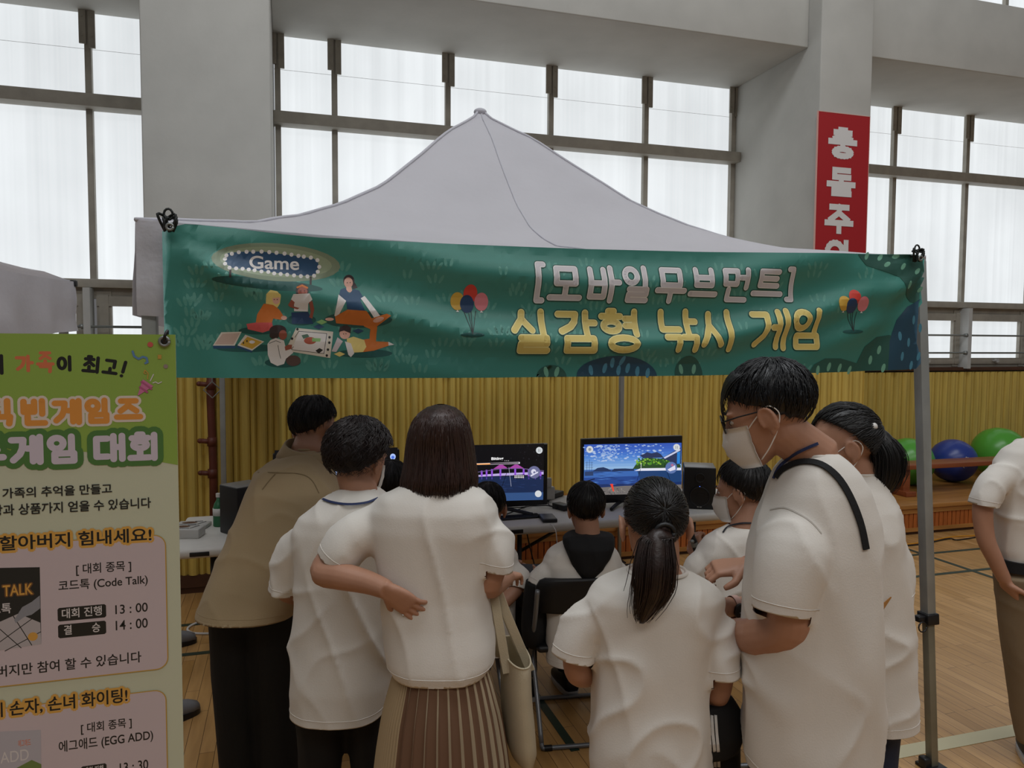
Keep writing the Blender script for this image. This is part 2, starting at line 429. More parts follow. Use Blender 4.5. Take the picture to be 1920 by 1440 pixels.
PANE = pane_mat()
def window(name, x0, x1, mull):
    t = thing(name, ((x0+x1)/2, WY, 1.5)); t['kind'] = 'structure'
    xs = sorted(set([x0]+[q for q in mull if x0 < q < x1]+[x1]))
    for za, zb in ((2.21, 3.65), (3.65, BZ0+.02)):
        for a, c in zip(xs[:-1], xs[1:]):
            p = MB(); p.box((a+.01, WY+.02, za), (c-.01, WY+.04, zb)); p.build('pane', PANE, t)
    f = MB(); f.box((x0, WY+.0175, 4.086), (x1, WY+.0205, 4.0885)); f.build('film_joint', mat('film_edge', 'eef0f2', .5), t)
    f = MB()
    for q in mull:
        if x0-.06 < q < x1+.06:
            f.box((q-.024, WY-.03, 2.2), (q+.024, WY+.03, BZ0))
            f.box((q-.058, WY-.045, BZ0-.26), (q-.008, WY-.028, BZ0)); f.box((q+.008, WY-.045, BZ0-.29), (q+.058, WY-.028, BZ0))
            for dz in (.05, .2): f.tube([(q-.035, WY-.05, BZ0-dz), (q-.035, WY-.044, BZ0-dz)], .006, 8); f.tube([(q+.035, WY-.05, BZ0-dz), (q+.035, WY-.044, BZ0-dz)], .006, 8)
    f.build('mullions', FRAME, t)
    f = MB(); f.rbox((x0, WY-.13, 3.60), (x1, WY+.05, 3.70), .006); f.rbox((x0, WY-.09, 2.175), (x1, WY+.05, 2.245), .006)
    f.build('rail', FRAME, t, smooth='auto')
    # low awning windows with their frames, posts, handles and safety bars
    ms = [q for q in mull if x0-.06 < q < x1+.06]
    lo = MB(); lo.box((x0, WY-.03, 2.09), (x1, WY+.04, 2.18)); lo.box((x0, WY-.03, 1.49), (x1, WY+.04, 1.57)); ends = [x0]+ms+[x1]
    ends = sorted(set(round(e, 3) for e in ends))
    post = MB(); hd = MB()
    for a, c in zip(ends[:-1], ends[1:]):
        if c-a < .25: continue
        for u, v in ((a+.02, a+.13), (c-.13, c-.02)):
            lo.box((u, WY-.04, 1.5), (v, WY+.04, 2.15)); lo.box((u+.02, WY-.055, 1.53), (v-.02, WY-.03, 2.12))
        lo.box((a+.02, WY-.05, 2.03), (c-.02, WY+.02, 2.11)); lo.box((a+.02, WY-.05, 1.53), (c-.02, WY+.02, 1.60))
        p = MB(); p.box((a+.12, WY+.0, 1.58), (c-.12, WY+.015, 2.05)); p.build('pane', PANE, t)
        cx = (a+c)/2; hd.rbox((cx-.02, WY-.09, 1.545), (cx+.02, WY-.05, 1.585), .005); hd.rbox((cx-.07, WY-.085, 1.56), (cx+.02, WY-.07, 1.575), .004)
    for q in ms: post.box((q-.05, WY-.17, 1.48), (q+.0, WY-.03, 2.17))
    lo.build('sash_frame', FRAME, t); post.build('post', GREYP, t); hd.build('handle', GREYP, t)
    for z in (1.66, 1.86):
        br = MB(); br.tube([(x0, WY-.15, z), (x1, WY-.15, z)], .011, 10)
        for q in ms: br.tube([(q-.08, WY-.15, z), (q-.05, WY-.15, z)], .022, 10)
        br.build('safety_bar', STEEL, t, smooth=True)
window('window_1', -6, -.905, [-5.5, -4.5, -3.5, -2.5, -1.49])
window('window_2', -.083, 4.455, [-.045, .43, 1.44, 2.44, 3.44, 4.43])
window('window_3', 5.0, 12, [5.49, 6.49, 7.52, 8.53, 9.54, 10.55])
def clerestory(n, x0, x1):
    t = thing(n, ((x0+x1)/2, 5.9, BZ1)); t['kind'] = 'structure'
    p = MB(); p.box((x0, 6.0, BZ1-.02), (x1, 6.02, 7.0)); p.build('pane', PANE, t)
    f = MB(); x = x0
    while x < x1: f.box((x-.02, 5.96, BZ1-.02), (x+.02, 6.0, 7.0)); x += 1.0
    f.build('frame', FRAME, t)
clerestory('window_4', -6, -.905); clerestory('window_5', -.083, 4.455); clerestory('window_6', 5.0, 12)

# ribbed yellow padding along the wall foot
def ribs(name, x0, x1, y, z0, z1, ends=False):
    per = .116; xs = []; x = x0; k = 0
    prof = [(0, 0), (.006, .018), (.018, .034), (.036, .042), (.056, .036), (.068, .02), (.073, .004), (.078, .016), (.088, .026), (.1, .024), (.109, .012)]
    pts = []
    while x < x1:
        j = random.uniform(.9, 1.12)
        for dx, d in prof:
            if x+dx < x1: pts.append((x+dx, y-d*j))
        x += per
    pts.append((x1, y))
    v = [(p[0], p[1], z0) for p in pts]+[(p[0], p[1]+random.uniform(-.002, .002), (z0+z1)/2) for p in pts]+[(p[0], p[1], z1) for p in pts]
    n = len(pts); f = [(i, i+1, n+i+1, n+i) for i in range(n-1)]+[(n+i, n+i+1, 2*n+i+1, 2*n+i) for i in range(n-1)]
    mb = MB(); mb.add(v, f)
    b0 = len(mb.v); mb.add([(pts[0][0], y+.03, z1), (pts[-1][0], y+.03, z1)], [])
    mb.f.append([2*n+i for i in range(n)]+[b0+1, b0]); mb.mi.append(0)
    return struct(name, mb, YEL, smooth=False)
ribs('wall_padding_left', -.90, -.052, PY-.012, .13, 1.60)
ribs('wall_padding_middle', -.08, 4.45, WY-.08, .27, 1.44)
ribs('wall_padding_right', 5.0, 11, WY-.08, .27, 1.44)
ribs('wall_padding_pillar', 4.405, 4.998, PY-.012, .29, 1.56)
side = ribs('wall_padding_side', 0, 1.2, 0, .29, 1.50)
side.rotation_euler = (0, 0, R(-90)); side.location = (4.44, WY-.05, 0)
b = MB(); b.rbox((-.083, WY-.12, 1.455), (4.455, WY+.02, 1.495), .006); b.rbox((5.0, WY-.12, 1.455), (12, WY+.02, 1.495), .006)
struct('trim_3', b, DARKW)
b = MB(); b.box((-.91, PY-.03, 0), (-.083, PY+.02, .045)); b.box((-.91, PY-.045, .045), (-.083, PY+.02, .13))
struct('baseboard_left', b, DARKW)
# low wooden ledge filling the recess: slatted front, vent slot, overhanging board
t = thing('ledge', (4, 5.5, 0)); t['kind'] = 'structure'
LX0, LX1, LY = -.083, 11.0, 5.44
b = MB(); b.rbox((LX0, LY-.03, .245), (LX1, WY, .285), .006); b.build('ledge_top', LEDW, t, smooth='auto')
b = MB(); b.box((LX0, LY-.012, .2), (LX1, LY+.05, .245)); b.box((LX0, LY-.012, .03), (LX1, LY+.05, .065)); b.build('ledge_rail', LEDW, t)
b = MB(); x = LX0
while x < LX1: b.box((x, LY-.004, .065), (x+.042, LY+.02, .2)); x += .05
b.build('slats', SLAT, t); b = MB(); b.box((LX0, LY+.015, .0), (LX1, LY+.05, .2)); b.build('ledge_back', DARKW, t)

# red warning board on the right pillar
t = thing('warning_sign', (4.70, PY, 1.9), 'tall red board with white warning letters on the right pillar', 'sign')
REDB = mat('red_board', 'a5181f', .55, .05, 60); WTX = mat('white_letter', 'd8d6d4', .55); PKE = mat('board_edge', 'd8a89c', .6)
b = MB(); b.box((4.43, PY-.016, 1.75), (4.975, PY-.001, 3.765)); b.build('board', REDB, t)
b = MB()
for x in (4.427, 4.973): b.box((x, PY-.018, 1.75), (x+.005, PY-.001, 3.768))
b.box((4.43, PY-.018, 3.763), (4.975, PY-.001, 3.768)); b.build('edge_strip', PKE, t)
a = Art()
for ch, pa, pb in (('충', (1554, 236), (1606, 302)), ('돌', (1551, 310), (1603, 372)), ('주', (1547, 379), (1599, 441))):
    p, q = onY(*pa, PY-.018), onY(*pb, PY-.018)
    write(a, ch, p[0]+.025, q[2]+.03, q[0]-.025, p[2]-.03, .052, WTX, sq=True)
p, q = onY(1545, 449, PY-.018), onY(1596, 511, PY-.018)
for st in (CON['ㅇ'][0], [(.85, 1), (.85, 0)], [(0, .08), (.78, .16)]):
    s2 = [(p[0]+.03+(q[0]-p[0]-.06)*(c[0]*.72 if st is CON['ㅇ'][0] else c[0]), q[2]+.02+(p[2]-q[2]-.04)*((.36+c[1]*.64) if st is CON['ㅇ'][0] else c[1])) for c in st]
    a.stroke(s2, .052, WTX, True)
bm = a.bmesh(); mb = MB(); mb.bm(bm)
mb.v = [(x, PY-.018+y*.0001, z) for x, y, z in mb.v]; mb.build('lettering', WTX, t)

# red-brown pipe with taps on the left pillar
RUST = mat('red_brown_paint', '5e2c1e', .55, .2, 60, .2, 8)
px0 = onY(397, 800, PY-.07)[0]
t = thing('wall_pipe', (px0, PY-.07, .8), 'red-brown wall pipe with small valves beside the grey tent leg', 'pipe')
b = MB(); b.tube([(px0, PY-.07, .13), (px0+.005, PY-.07, .9), (px0-.005, PY-.07, 1.35), (px0, PY-.07, 1.6)], .026, 12); b.build('pipe', RUST, t, smooth=True)
for z in (1.45, 1.06, .84):
    b = MB(); b.tube([(px0, PY-.07, z), (px0-.07, PY-.09, z+.01)], .017, 10); b.ball((px0-.075, PY-.09, z+.01), .017); b.tube([(px0, PY-.07, z-.03), (px0, PY-.07, z+.03)], .031, 12)
    b.build('valve', RUST, t, smooth=True)
b = MB(); c = onY(398, 731, PY-.13); q = [(c[0]+.055*math.cos(k), PY-.13, c[2]+.055*math.sin(k)) for k in (0, 1.57, 3.14, 4.71, 6.28)]
b.tube(q, .005, 8); b.tube([q[1], (c[0], PY-.11, c[2]+.16)], .004, 8); b.build('wire_hook', STEEL, t)

# ================================================================== TENT
TENTF = mat('tent_fabric', 'd8d7dd', .7, .35, 30, .03, 4, trans=.35, bumpdist=.006)
TX0, TX1, TY0, TY1 = -.43, 2.553, 2.5, 5.42
TCX, TCY = (TX0+TX1)/2-.05, (TY0+TY1)/2
def hip(r): return float(np.interp(r, [0, .03, .08, .148, .264, .415, .546, .66, .76, 1.0], [3.0, 2.945, 2.89, 2.815, 2.65, 2.442, 2.31, 2.232, 2.18, 2.115]))
def canopy(x, y):
    u = (x-TCX)/((TX1-TX0)/2); v = (y-TCY)/((TY1-TY0)/2); r = min(1, max(abs(u), abs(v)))
    lo = min(abs(u), abs(v))/max(r, 1e-6)
    sag = .05*math.sin(math.pi*min(1, r))*(1-lo**2)+.04*r**6*(1-lo**2)
    wr = .012*noise.noise(Vector((x*2.2, y*2.2, 3)))*math.sin(math.pi*r)+.004*noise.noise(Vector((x*9, y*3, 1)))
    return hip(r)-sag+wr
tent = thing('canopy_tent', (TCX, TCY, 0), 'white peaked pop-up canopy tent carrying the green game banner', 'tent')
N = 56; b = MB(); vs = []
def sq(k, n): return -1+2*k/n
for j in range(N+1):
    for i in range(N+1):
        x = TCX+(TX0-TCX if sq(i, N) < 0 else TX1-TCX)*abs(sq(i, N)); y = TCY+(TY0-TCY if sq(j, N) < 0 else TY1-TCY)*abs(sq(j, N))
        vs.append((x, y, canopy(x, y)))
fs = []
for j in range(N):
    for i in range(N):
        q = [j*(N+1)+i, j*(N+1)+i+1, (j+1)*(N+1)+i+1, (j+1)*(N+1)+i]
        if (i < N//2) == (j < N//2): fs += [[q[0], q[1], q[2]], [q[0], q[2], q[3]]]
        else: fs += [[q[0], q[1], q[3]], [q[1], q[2], q[3]]]
b.add(vs, fs); roof = b.build('canopy', TENTF, tent, smooth=True)
b = MB()
def seam(pts, r=.006): b.tube(pts, r, 6)
for cx, cy in ((TX0, TY0), (TX1, TY0), (TX0, TY1), (TX1, TY1), ((TX0+TX1)/2, TY0), (TX0, TCY), (TX1, TCY)):
    seam([(TCX+(cx-TCX)*k/30, TCY+(cy-TCY)*k/30, canopy(TCX+(cx-TCX)*k/30, TCY+(cy-TCY)*k/30)+.002) for k in range(31)], .007 if (cx in (TX0, TX1) and cy in (TY0, TY1)) else .0045)
b.build('seam', TENTF, roof, smooth=True)
b = MB(); b.ball((TCX, TCY, 2.985), (.035, .035, .02)); b.build('peak_cap', TENTF, tent, smooth=True)
def valance(p0, p1, name='valance', h=.29, n=40, mt=TENTF, par=None, ph=0):
    p0, p1 = np.array(p0, float), np.array(p1, float); d = (p1-p0)/np.linalg.norm(p1-p0); nr = np.array([d[1], -d[0], 0]); vs = []
    for k in range(n+1):
        p = p0+(p1-p0)*k/n-UP*(.04*(1-abs(2*k/n-1)**2))
        for j in range(7):
            f = j/6; wv = f*(.014*math.sin(k*.9+ph)+.02*noise.noise(Vector((k*.25, f*2, ph))))
            vs.append(p+nr*wv-UP*h*f)
    bb = MB(); bb.add(vs, [(k*7+j, k*7+j+1, (k+1)*7+j+1, (k+1)*7+j) for k in range(n) for j in range(6)])
    return bb.build(name, mt, par, smooth=True)
ze = 2.117
for p0, p1, ph in (((TX0, TY0, ze), (TX1, TY0, ze), 0), ((TX1, TY0, ze), (TX1, TY1, ze), 1), ((TX1, TY1, ze), (TX0, TY1, ze), 2), ((TX0, TY1, ze), (TX0, TY0, ze), 3)):
    valance(p0, p1, par=tent, ph=ph)
LEGM = mat('tent_leg_paint', '9c9f9c', .45, .1, 60, .1, 9, metal=.35)
def tleg(x, y, lean=(0, 0), zj=.79, hw=.021):
    def out(mb, name, mt, par, **k):                   # a leg may splay: shear every piece towards its foot
        mb.v = [(p[0]+lean[0]*max(0, 1-p[2]/2.1), p[1]+lean[1]*max(0, 1-p[2]/2.1), p[2]) for p in mb.v]; return mb.build(name, mt, par, **k)
    o = MB(); o.rbox((x-hw, y-hw, zj-.01), (x+hw, y+hw, 2.1), .003); lg = out(o, 'leg', LEGM, tent, smooth='auto')
    o = MB(); o.rbox((x-hw+.004, y-hw+.004, .01), (x+hw-.004, y+hw-.004, zj+.01), .003); out(o, 'inner_tube', mat('tent_leg_lower', '84806f', .45, .1, 60, .12, 9, metal=.35), lg, smooth='auto')
    o = MB(); o.rbox((x-.03, y-.03, zj-.025), (x+.03, y+.03, zj+.02), .005); o.rbox((x-.065, y-.018, zj-.012), (x-.025, y+.012, zj+.012), .004); out(o, 'slider_lock', BLKP, lg, smooth='auto')
    o = MB(); q = [(x-.06+.02*math.cos(k*.524), y-.03, zj-.025+.02*math.sin(k*.524)) for k in range(13)]; o.tube(q, .003, 6); out(o, 'pull_ring', BLKP, lg, smooth=True)
    o = MB(); o.rbox((x-.05, y-.045, 0), (x+.04, y+.04, .014), .003); o.rbox((x-.055, y-.02, .01), (x-.02, y+.02, .05), .008); out(o, 'foot', BLKP, lg, smooth='auto')
tleg(-.40, TY0+.03); tleg(2.535, TY0+.02, lean=(.012, -.15), zj=.62); tleg(-.415, TY1-.04, zj=.55, hw=.017); tleg(2.53, TY1-.04, zj=.55, hw=.017)
# scissor truss just under the eaves and the centre mast
tr = thing('truss', (TCX, TCY, 1.9)); tr.parent = tent; tr.location = (0, 0, 1.9)
for (xa, ya), (xb, yb) in (((-.40, TY0+.03), (2.53, TY0+.03)), ((2.53, TY0+.03), (2.53, TY1-.04)), ((-.41, TY1-.04), (2.53, TY1-.04)), ((-.40, TY0+.03), (-.41, TY1-.04))):
    for k in range(2):
        pa = np.array([xa+(xb-xa)*k/2, ya+(yb-ya)*k/2, 2.05]); pb = np.array([xa+(xb-xa)*(k+1)/2, ya+(yb-ya)*(k+1)/2, 1.86])
        qa, qb = pa.copy(), pb.copy(); qa[2], qb[2] = 1.86, 2.05
        for u_, v_ in ((pa, pb), (qa, qb)): o = MB(); o.tube([u_, v_], .011, 6); o.build('truss_bar', LEGM, tr, smooth='auto')
o = MB(); o.tube([(TCX, TCY, 2.05), (TCX, TCY, 2.95)], .018, 10); o.build('centre_pole', LEGM, tent, smooth='auto')

# ================================================================== BANNER ON THE TENT
BPY = 2.455
def bp(px, py):
    p = onY(px, py, BPY); return (p[0], p[2])
BX0, BX1, BZa, BZb = bp(303, 560)[0], bp(1733, 585)[0], 1.645, 2.09
VR = ([0, .06, .2, .32, .5, .65, .8, .9, 1], [.97, .82, .60, .42, .33, .38, .60, .82, .97])
def fold(x, z):
    u = (x-BX0)/(BX1-BX0); v = (z-BZa)/(BZb-BZa); c = float(np.interp(u, *VR))
    g = lambda t, s: math.exp(-(t/s)**2)
    e = min(1, max(0, u/.06))*min(1, max(0, (1-u)/.06))
    d = .040*g(v-c+.12, .12)+.036*g(v-c-.36, .13)*(1-abs(2*u-1))**.5+.012*g(v-c+.42, .1)
    # straight creases running out from the two tied corners
    for cu, s in ((0, 1), (1, -1)):
        du = (u-cu)*s*6.6; dv = .97-v; rr = math.hypot(du, dv)
        if 0 < rr < 2.6:
            an = math.atan2(dv, du+1e-6); d += .010*math.sin(an*11+.6)*math.exp(-((rr-.7)/.75)**2)
    d += .005*noise.noise(Vector((x*3, z*5, 2)))
    return d*e
ST = .025; _nd = {}
def fnode(i, j):
    if (i, j) not in _nd: _nd[i, j] = fold(i*ST, j*ST)
    return _nd[i, j]
def folded(x, z):                                      # the fold, flat inside every triangle of the cloth
    i, j = math.floor(x/ST), math.floor(z/ST); fx, fz = x/ST-i, z/ST-j; a, c = fnode(i, j), fnode(i+1, j+1)
    if fx >= fz: b = fnode(i+1, j); return a+fx*(b-a)+fz*(c-b)
    b = fnode(i, j+1); return a+fz*(b-a)+fx*(c-b)
BG = mat('banner_green', '3b8377', .42, .12, 400, .05, 3, spec=.55)
def fc(n, c): return mat('print_'+n, c, .45, spec=.5)
A = Art()
out = [(303, 434), (330, 424), (347, 420), (372, 421), (440, 428), (520, 439), (600, 447), (690, 452), (780, 455), (940, 461), (1100, 467), (1300, 472), (1500, 475), (1715, 477), (1729, 481), (1738, 492), (1734, 512), (1734, 600), (1733, 690), (1600, 697), (1500, 700), (1300, 704), (1100, 706), (900, 708), (700, 709), (500, 709), (306, 708), (303, 600)]
A.poly([bp(*p) for p in out], BG, 0)
def inb(p): return p
LEAF = fc('leaf', '559486'); rnd = random.Random(3)
for k in range(150):                                   # tufts of pale leaves all over the ground
    cx = rnd.uniform(325, 1640); cy = rnd.uniform(490, 690)
    n = rnd.choice((2, 3, 3, 4))
    for i in range(n):
        a = (i-(n-1)/2)*rnd.uniform(.25, .5); c = bp(cx+(i-(n-1)/2)*11, cy+abs(i-(n-1)/2)*2)
        A.poly(disc(c, .016, 8, .0055, 1.57-a), LEAF, .3+.001*k)
def pz(pts, m, z=True):                                # points read in a 4x enlargement of the left half of the banner
    A.poly([bp(300+x/4, 400+y/4) for x, y in pts], m)
def pe(x, y, r1, r2, m, rot=0):
    A.poly([bp(300+(x+r1*math.cos(t)*math.cos(rot)-r2*math.sin(t)*math.sin(rot))/4, 400+(y+r1*math.cos(t)*math.sin(rot)+r2*math.sin(t)*math.cos(rot))/4) for t in [2*math.pi*i/28 for i in range(28)]], m)
def ps(pts, wd, m): A.stroke([bp(300+x/4, 400+y/4) for x, y in pts], wd, m)
SHD = fc('shade_green', '1c5450'); NAVY = fc('navy', '24496b'); CREAM = fc('cream', 'd9d2c4'); WHT = fc('white', 'e2dedb'); ORG = fc('orange', 'cf7430'); RED = fc('coral', 'd25a5a')
YLW = fc('pale_yellow', 'e5d080'); SKN = fc('light_skin', 'e3b2a0'); BRN = fc('brown_skin', '9a5546'); HRB = fc('dark_hair', '3a2e30'); OLV = fc('halo', '7f8d74'); KHK = fc('tan', 'cda33f'); PNK = fc('pink', 'd87f86'); BLK = fc('black', '25282a'); DBL = fc('deep_blue', '1f3d62'); DGR = fc('dark_bush', '27554a'); BLF = fc('bush_leaf', '6ea58c'); BBL = fc('bush_blue', '22475b'); BBF = fc('bush_blue_leaf', '4b88a0'); CRM2 = fc('grey_lilac', 'c9bfc2'); GRNF = fc('note_green', '8fbf7a')
pe(805, 535, 415, 42, SHD, .09)
pe(870, 370, 482, 142, OLV, .07); pe(870, 368, 420, 112, fc('halo_inner', '93a083'), .07)
pz([(526, 430), (542, 430), (542, 490), (526, 490)], HRB); pz([(1122, 475), (1138, 477), (1136, 540), (1120, 538)], HRB)
pz([(510, 300), (600, 290), (760, 288), (1000, 318), (1150, 340), (1185, 365), (1190, 410), (1160, 470), (1050, 470), (700, 430), (540, 415), (495, 380), (490, 335)], NAVY)
for x, y in [(500,318),(540,305),(592,293),(650,290),(700,290),(762,289),(820,293),(874,298),(934,304),(986,312),(1038,321),(1078,327),(1131,334),(1180,353),(1194,403),(1183,439),(1155,470),(1105,475),(1056,473),(1005,468),(954,463),(905,458),(857,454),(813,443),(762,440),(711,431),(668,426),(623,421),(575,419),(527,415),(493,384),(490,346)]: pe(x, y, 15, 15, WHT)
typed(A, 'Game', *bp(300+672/4, 400+416/4), bp(300+1022/4, 0)[0], WHT, z1=bp(468, 400+318/4)[1], off=.018)
# five players on the ground round a board
for x, y, a, c in ((740, 880, 150, 28), (1060, 800, 110, 40), (1480, 800, 250, 60), (1530, 1050, 210, 32), (920, 1120, 135, 36), (650, 1010, 230, 30)): pe(x, y, a, c, SHD)
pz([(460, 892), (612, 888), (560, 992), (398, 992)], CREAM); pz([(470, 902), (600, 898), (550, 984), (410, 984)], fc('box_inside', 'c3aa9c'))
pz([(398, 992), (560, 992), (568, 1012), (402, 1014)], NAVY); pz([(640, 910), (782, 962), (690, 1030), (580, 990)], CREAM); pz([(655, 925), (765, 965), (690, 1018), (600, 985)], KHK); pz([(580, 990), (690, 1030), (690, 1046), (576, 1006)], NAVY)
pe(690, 965, 22, 12, WHT); pe(625, 972, 5, 9, BLK); pe(652, 958, 5, 9, BLK)
# girl in orange
pz([(650, 830), (720, 820), (840, 810), (850, 870), (770, 895), (660, 870)], RED); pz([(780, 680), (860, 690), (900, 730), (925, 770), (910, 800), (850, 790), (840, 820), (720, 820), (730, 760)], ORG)
pz([(800, 610), (830, 580), (880, 590), (908, 620), (900, 680), (880, 710), (850, 690), (795, 680)], YLW); pe(872, 650, 28, 34, SKN); pe(930, 785, 22, 16, SKN); pz([(850, 600), (905, 610), (900, 632), (850, 640)], YLW)
# girl in white
pz([(985, 745), (1110, 740), (1150, 830), (990, 830)], DBL); pe(1065, 585, 48, 55, HRB); pe(1068, 590, 36, 34, BRN); ps([(1030, 560), (1065, 545), (1102, 562)], .006, ORG)
pz([(1000, 610), (1120, 605), (1140, 650), (1110, 680), (1108, 738), (1005, 735), (1005, 680), (982, 650)], WHT); pz([(985, 650), (1010, 670), (1000, 700), (1045, 712), (1030, 722), (975, 705), (960, 690)], BRN); pz([(1115, 670), (1140, 660), (1155, 720), (1142, 790), (1118, 780), (1130, 740)], BRN)
# woman sitting behind
pe(1415, 508, 42, 46, HRB); pz([(1440, 500), (1465, 530), (1480, 560), (1440, 570)], HRB); pe(1412, 522, 33, 40, SKN); pz([(1395, 545), (1432, 545), (1440, 600), (1395, 590)], SKN)
pz([(1350, 575), (1385, 560), (1415, 605), (1450, 570), (1490, 580), (1525, 640), (1495, 655), (1530, 735), (1400, 730), (1390, 660), (1335, 630)], NAVY); pz([(1335, 612), (1390, 660), (1330, 780), (1305, 770)], WHT); pz([(1500, 640), (1530, 622), (1640, 770), (1600, 790)], WHT)
pz([(1310, 775), (1400, 725), (1540, 735), (1580, 790), (1690, 755), (1722, 770), (1620, 850), (1480, 840), (1320, 825)], ORG); pe(1270, 795, 32, 12, SKN); pe(1630, 800, 40, 18, SKN, -.3); pz([(1490, 800), (1560, 790), (1620, 850), (1600, 880), (1530, 850)], ORG)
# board
pz([(1020, 860), (1298, 888), (1275, 1085), (940, 1030)], CREAM); pz([(1048, 880), (1260, 900), (1240, 1050), (985, 1020)], WHT); pe(1125, 955, 46, 27, fc('board_disc', 'b7614f')); pz([(1060, 915), (1105, 905), (1120, 925), (1075, 942)], fc('note', '5f7f70')); pz([(1140, 935), (1205, 938), (1200, 962), (1140, 962)], GRNF); pz([(1165, 1030), (1195, 1010), (1222, 1025), (1190, 1052)], BLK)
for x, y in ((1030, 870), (990, 940), (1270, 930), (1268, 970), (1258, 1022), (1250, 1066)): pe(x, y, 9, 10, BLK)
for q in ([(1040, 885), (1250, 902)], [(1250, 902), (1228, 1050)], [(1000, 1000), (985, 1022), (1228, 1052)], [(1040, 885), (1012, 930)]): ps(q, .0016, BLK)
# hooded child in front, boy lying on the right
pe(1000, 1105, 55, 40, fc('brown_skirt', '584440')); pe(885, 880, 64, 42, HRB); pe(858, 915, 36, 28, HRB); pe(922, 912, 30, 36, BRN)
pz([(830, 950), (870, 935), (930, 955), (948, 1030), (985, 1020), (1000, 1045), (945, 1090), (930, 1130), (880, 1145), (830, 1120), (808, 1060), (806, 980)], WHT); pz([(960, 985), (990, 985), (988, 1015), (940, 1030), (935, 1000)], BRN)
for q in ([(820, 975), (870, 955), (905, 970)], [(885, 990), (895, 1050), (905, 1088)]): ps(q, .0016, BLK)
pz([(1575, 860), (1625, 850), (1618, 960), (1710, 965), (1720, 990), (1600, 1030), (1520, 1040), (1500, 950), (1570, 940)], ORG); pz([(1710, 962), (1755, 985), (1712, 992)], WHT); pz([(1400, 940), (1450, 925), (1530, 950), (1545, 1000), (1520, 1040), (1440, 1045), (1400, 1000)], YLW)
pz([(1330, 930), (1370, 960), (1320, 1040), (1285, 1035)], CRM2); pz([(1385, 960), (1430, 975), (1455, 1050), (1430, 1078), (1410, 1060)], WHT); pe(1385, 905, 40, 38, SKN); pz([(1340, 890), (1350, 850), (1400, 838), (1432, 860), (1428, 900), (1380, 880)], HRB)
for x, y, m_ in ((1190, 850, NAVY), (1485, 882, NAVY), (1212, 815, GRNF), (1345, 1055, YLW)): pz([(x-42, y), (x, y-18), (x+42, y), (x, y+20)], m_)
for x, y in ((1403, 522), (1425, 520), (858, 650), (880, 650), (1376, 905), (1394, 903), (1056, 585), (1082, 585)): pe(x, y, 3.5, 3.5, BLK)
def balloons(px, py, s):
    def q(x, y): return bp(px+x*s, py+y*s)
    pt = [q(20*math.cos(t)+2, 90+4*math.sin(t)*1.1) for t in [2*math.pi*i/20 for i in range(20)]]; A.poly([q(22*math.cos(t), 77+4.5*math.sin(t)) for t in [2*math.pi*i/20 for i in range(20)]], SHD)
    for bx, by in ((-20, 20), (-5, 25), (3, 18), (18, 20)): A.stroke([q(bx*.6, by+12), q(0, 76)], .0022, BLK)
    for bx, by, mm in ((0, 0, fc('red_balloon', 'cf3f32')), (-24, 14, KHK), (21, 15, PNK), (-6, 19, DBL)):
        A.poly([q(bx+13*math.cos(t), by+17*math.sin(t)) for t in [2*math.pi*i/24 for i in range(24)]], mm)
        if mm is not DBL: A.poly([q(bx, by+16), q(bx+3, by+20), q(bx-3, by+20)], WHT)
balloons(881, 551, 1.0); balloons(1593, 558, .83)
# bushes along the bottom and the right end
def bush(pts, m): A.poly([bp(*p) for p in pts], m)
bush([(1003, 706)]+[(1032+28*math.cos(t), 706-22*math.sin(t)) for t in [math.pi*(1-i/14) for i in range(15)]], DGR); bush([(1154+75*math.cos(t), 705-38*math.sin(t)) for t in [math.pi*(1-i/20) for i in range(21)]], BBL); bush([(1288+26*math.cos(t), 703-36*math.sin(t)) for t in [math.pi*(1-i/16) for i in range(17)]], DGR)
bush([(1606, 477), (1715, 478), (1728, 483), (1733, 520), (1733, 575), (1705, 566), (1690, 545), (1680, 520), (1660, 512), (1640, 505), (1620, 498)], DGR)
bush([(1515, 699), (1525, 683), (1545, 672), (1575, 672), (1608, 681), (1622, 650), (1645, 632), (1668, 628), (1700, 640), (1700, 693)], DGR); bush([(1662, 694), (1668, 640), (1680, 600), (1700, 575), (1733, 556), (1732, 691)], BBL)
for x, y, a_, m_ in ((1022,697,.2,BLF),(1042,697,-.3,BLF),(1106,694,.2,BBF),(1132,690,-.2,BBF),(1145,680,.1,BBF),(1163,676,-.4,BBF),(1158,694,-.1,BBF),(1175,690,-.2,BBF),(1193,696,-.1,BBF),(1212,699,-.2,BBF),(1274,692,.2,BLF),(1298,692,-.2,BLF),(1624,480,-.6,BLF),(1650,483,-.9,BLF),(1680,481,-1.4,BLF),(1660,496,-1.1,BLF),(1690,500,-.8,BLF),(1717,509,-.9,BLF),(1696,535,-.4,BLF),(1723,543,-1,BLF),(1532,694,-.1,BLF),(1553,688,-.3,BLF),(1574,690,-.3,BLF),(1594,694,-.4,BLF),(1650,656,-.3,BLF),(1634,675,-.2,BLF),(1655,690,-.3,BLF),(1711,600,.05,BBF),(1725,615,0,BBF),(1685,630,.1,BBF),(1702,642,0,BBF),(1689,668,-.1,BBF),(1722,668,-.3,BBF),(1708,685,-.2,BBF)):
    c = bp(x, y); A.poly(disc(c, .019, 10, .0085, 1.57+a_), m_)
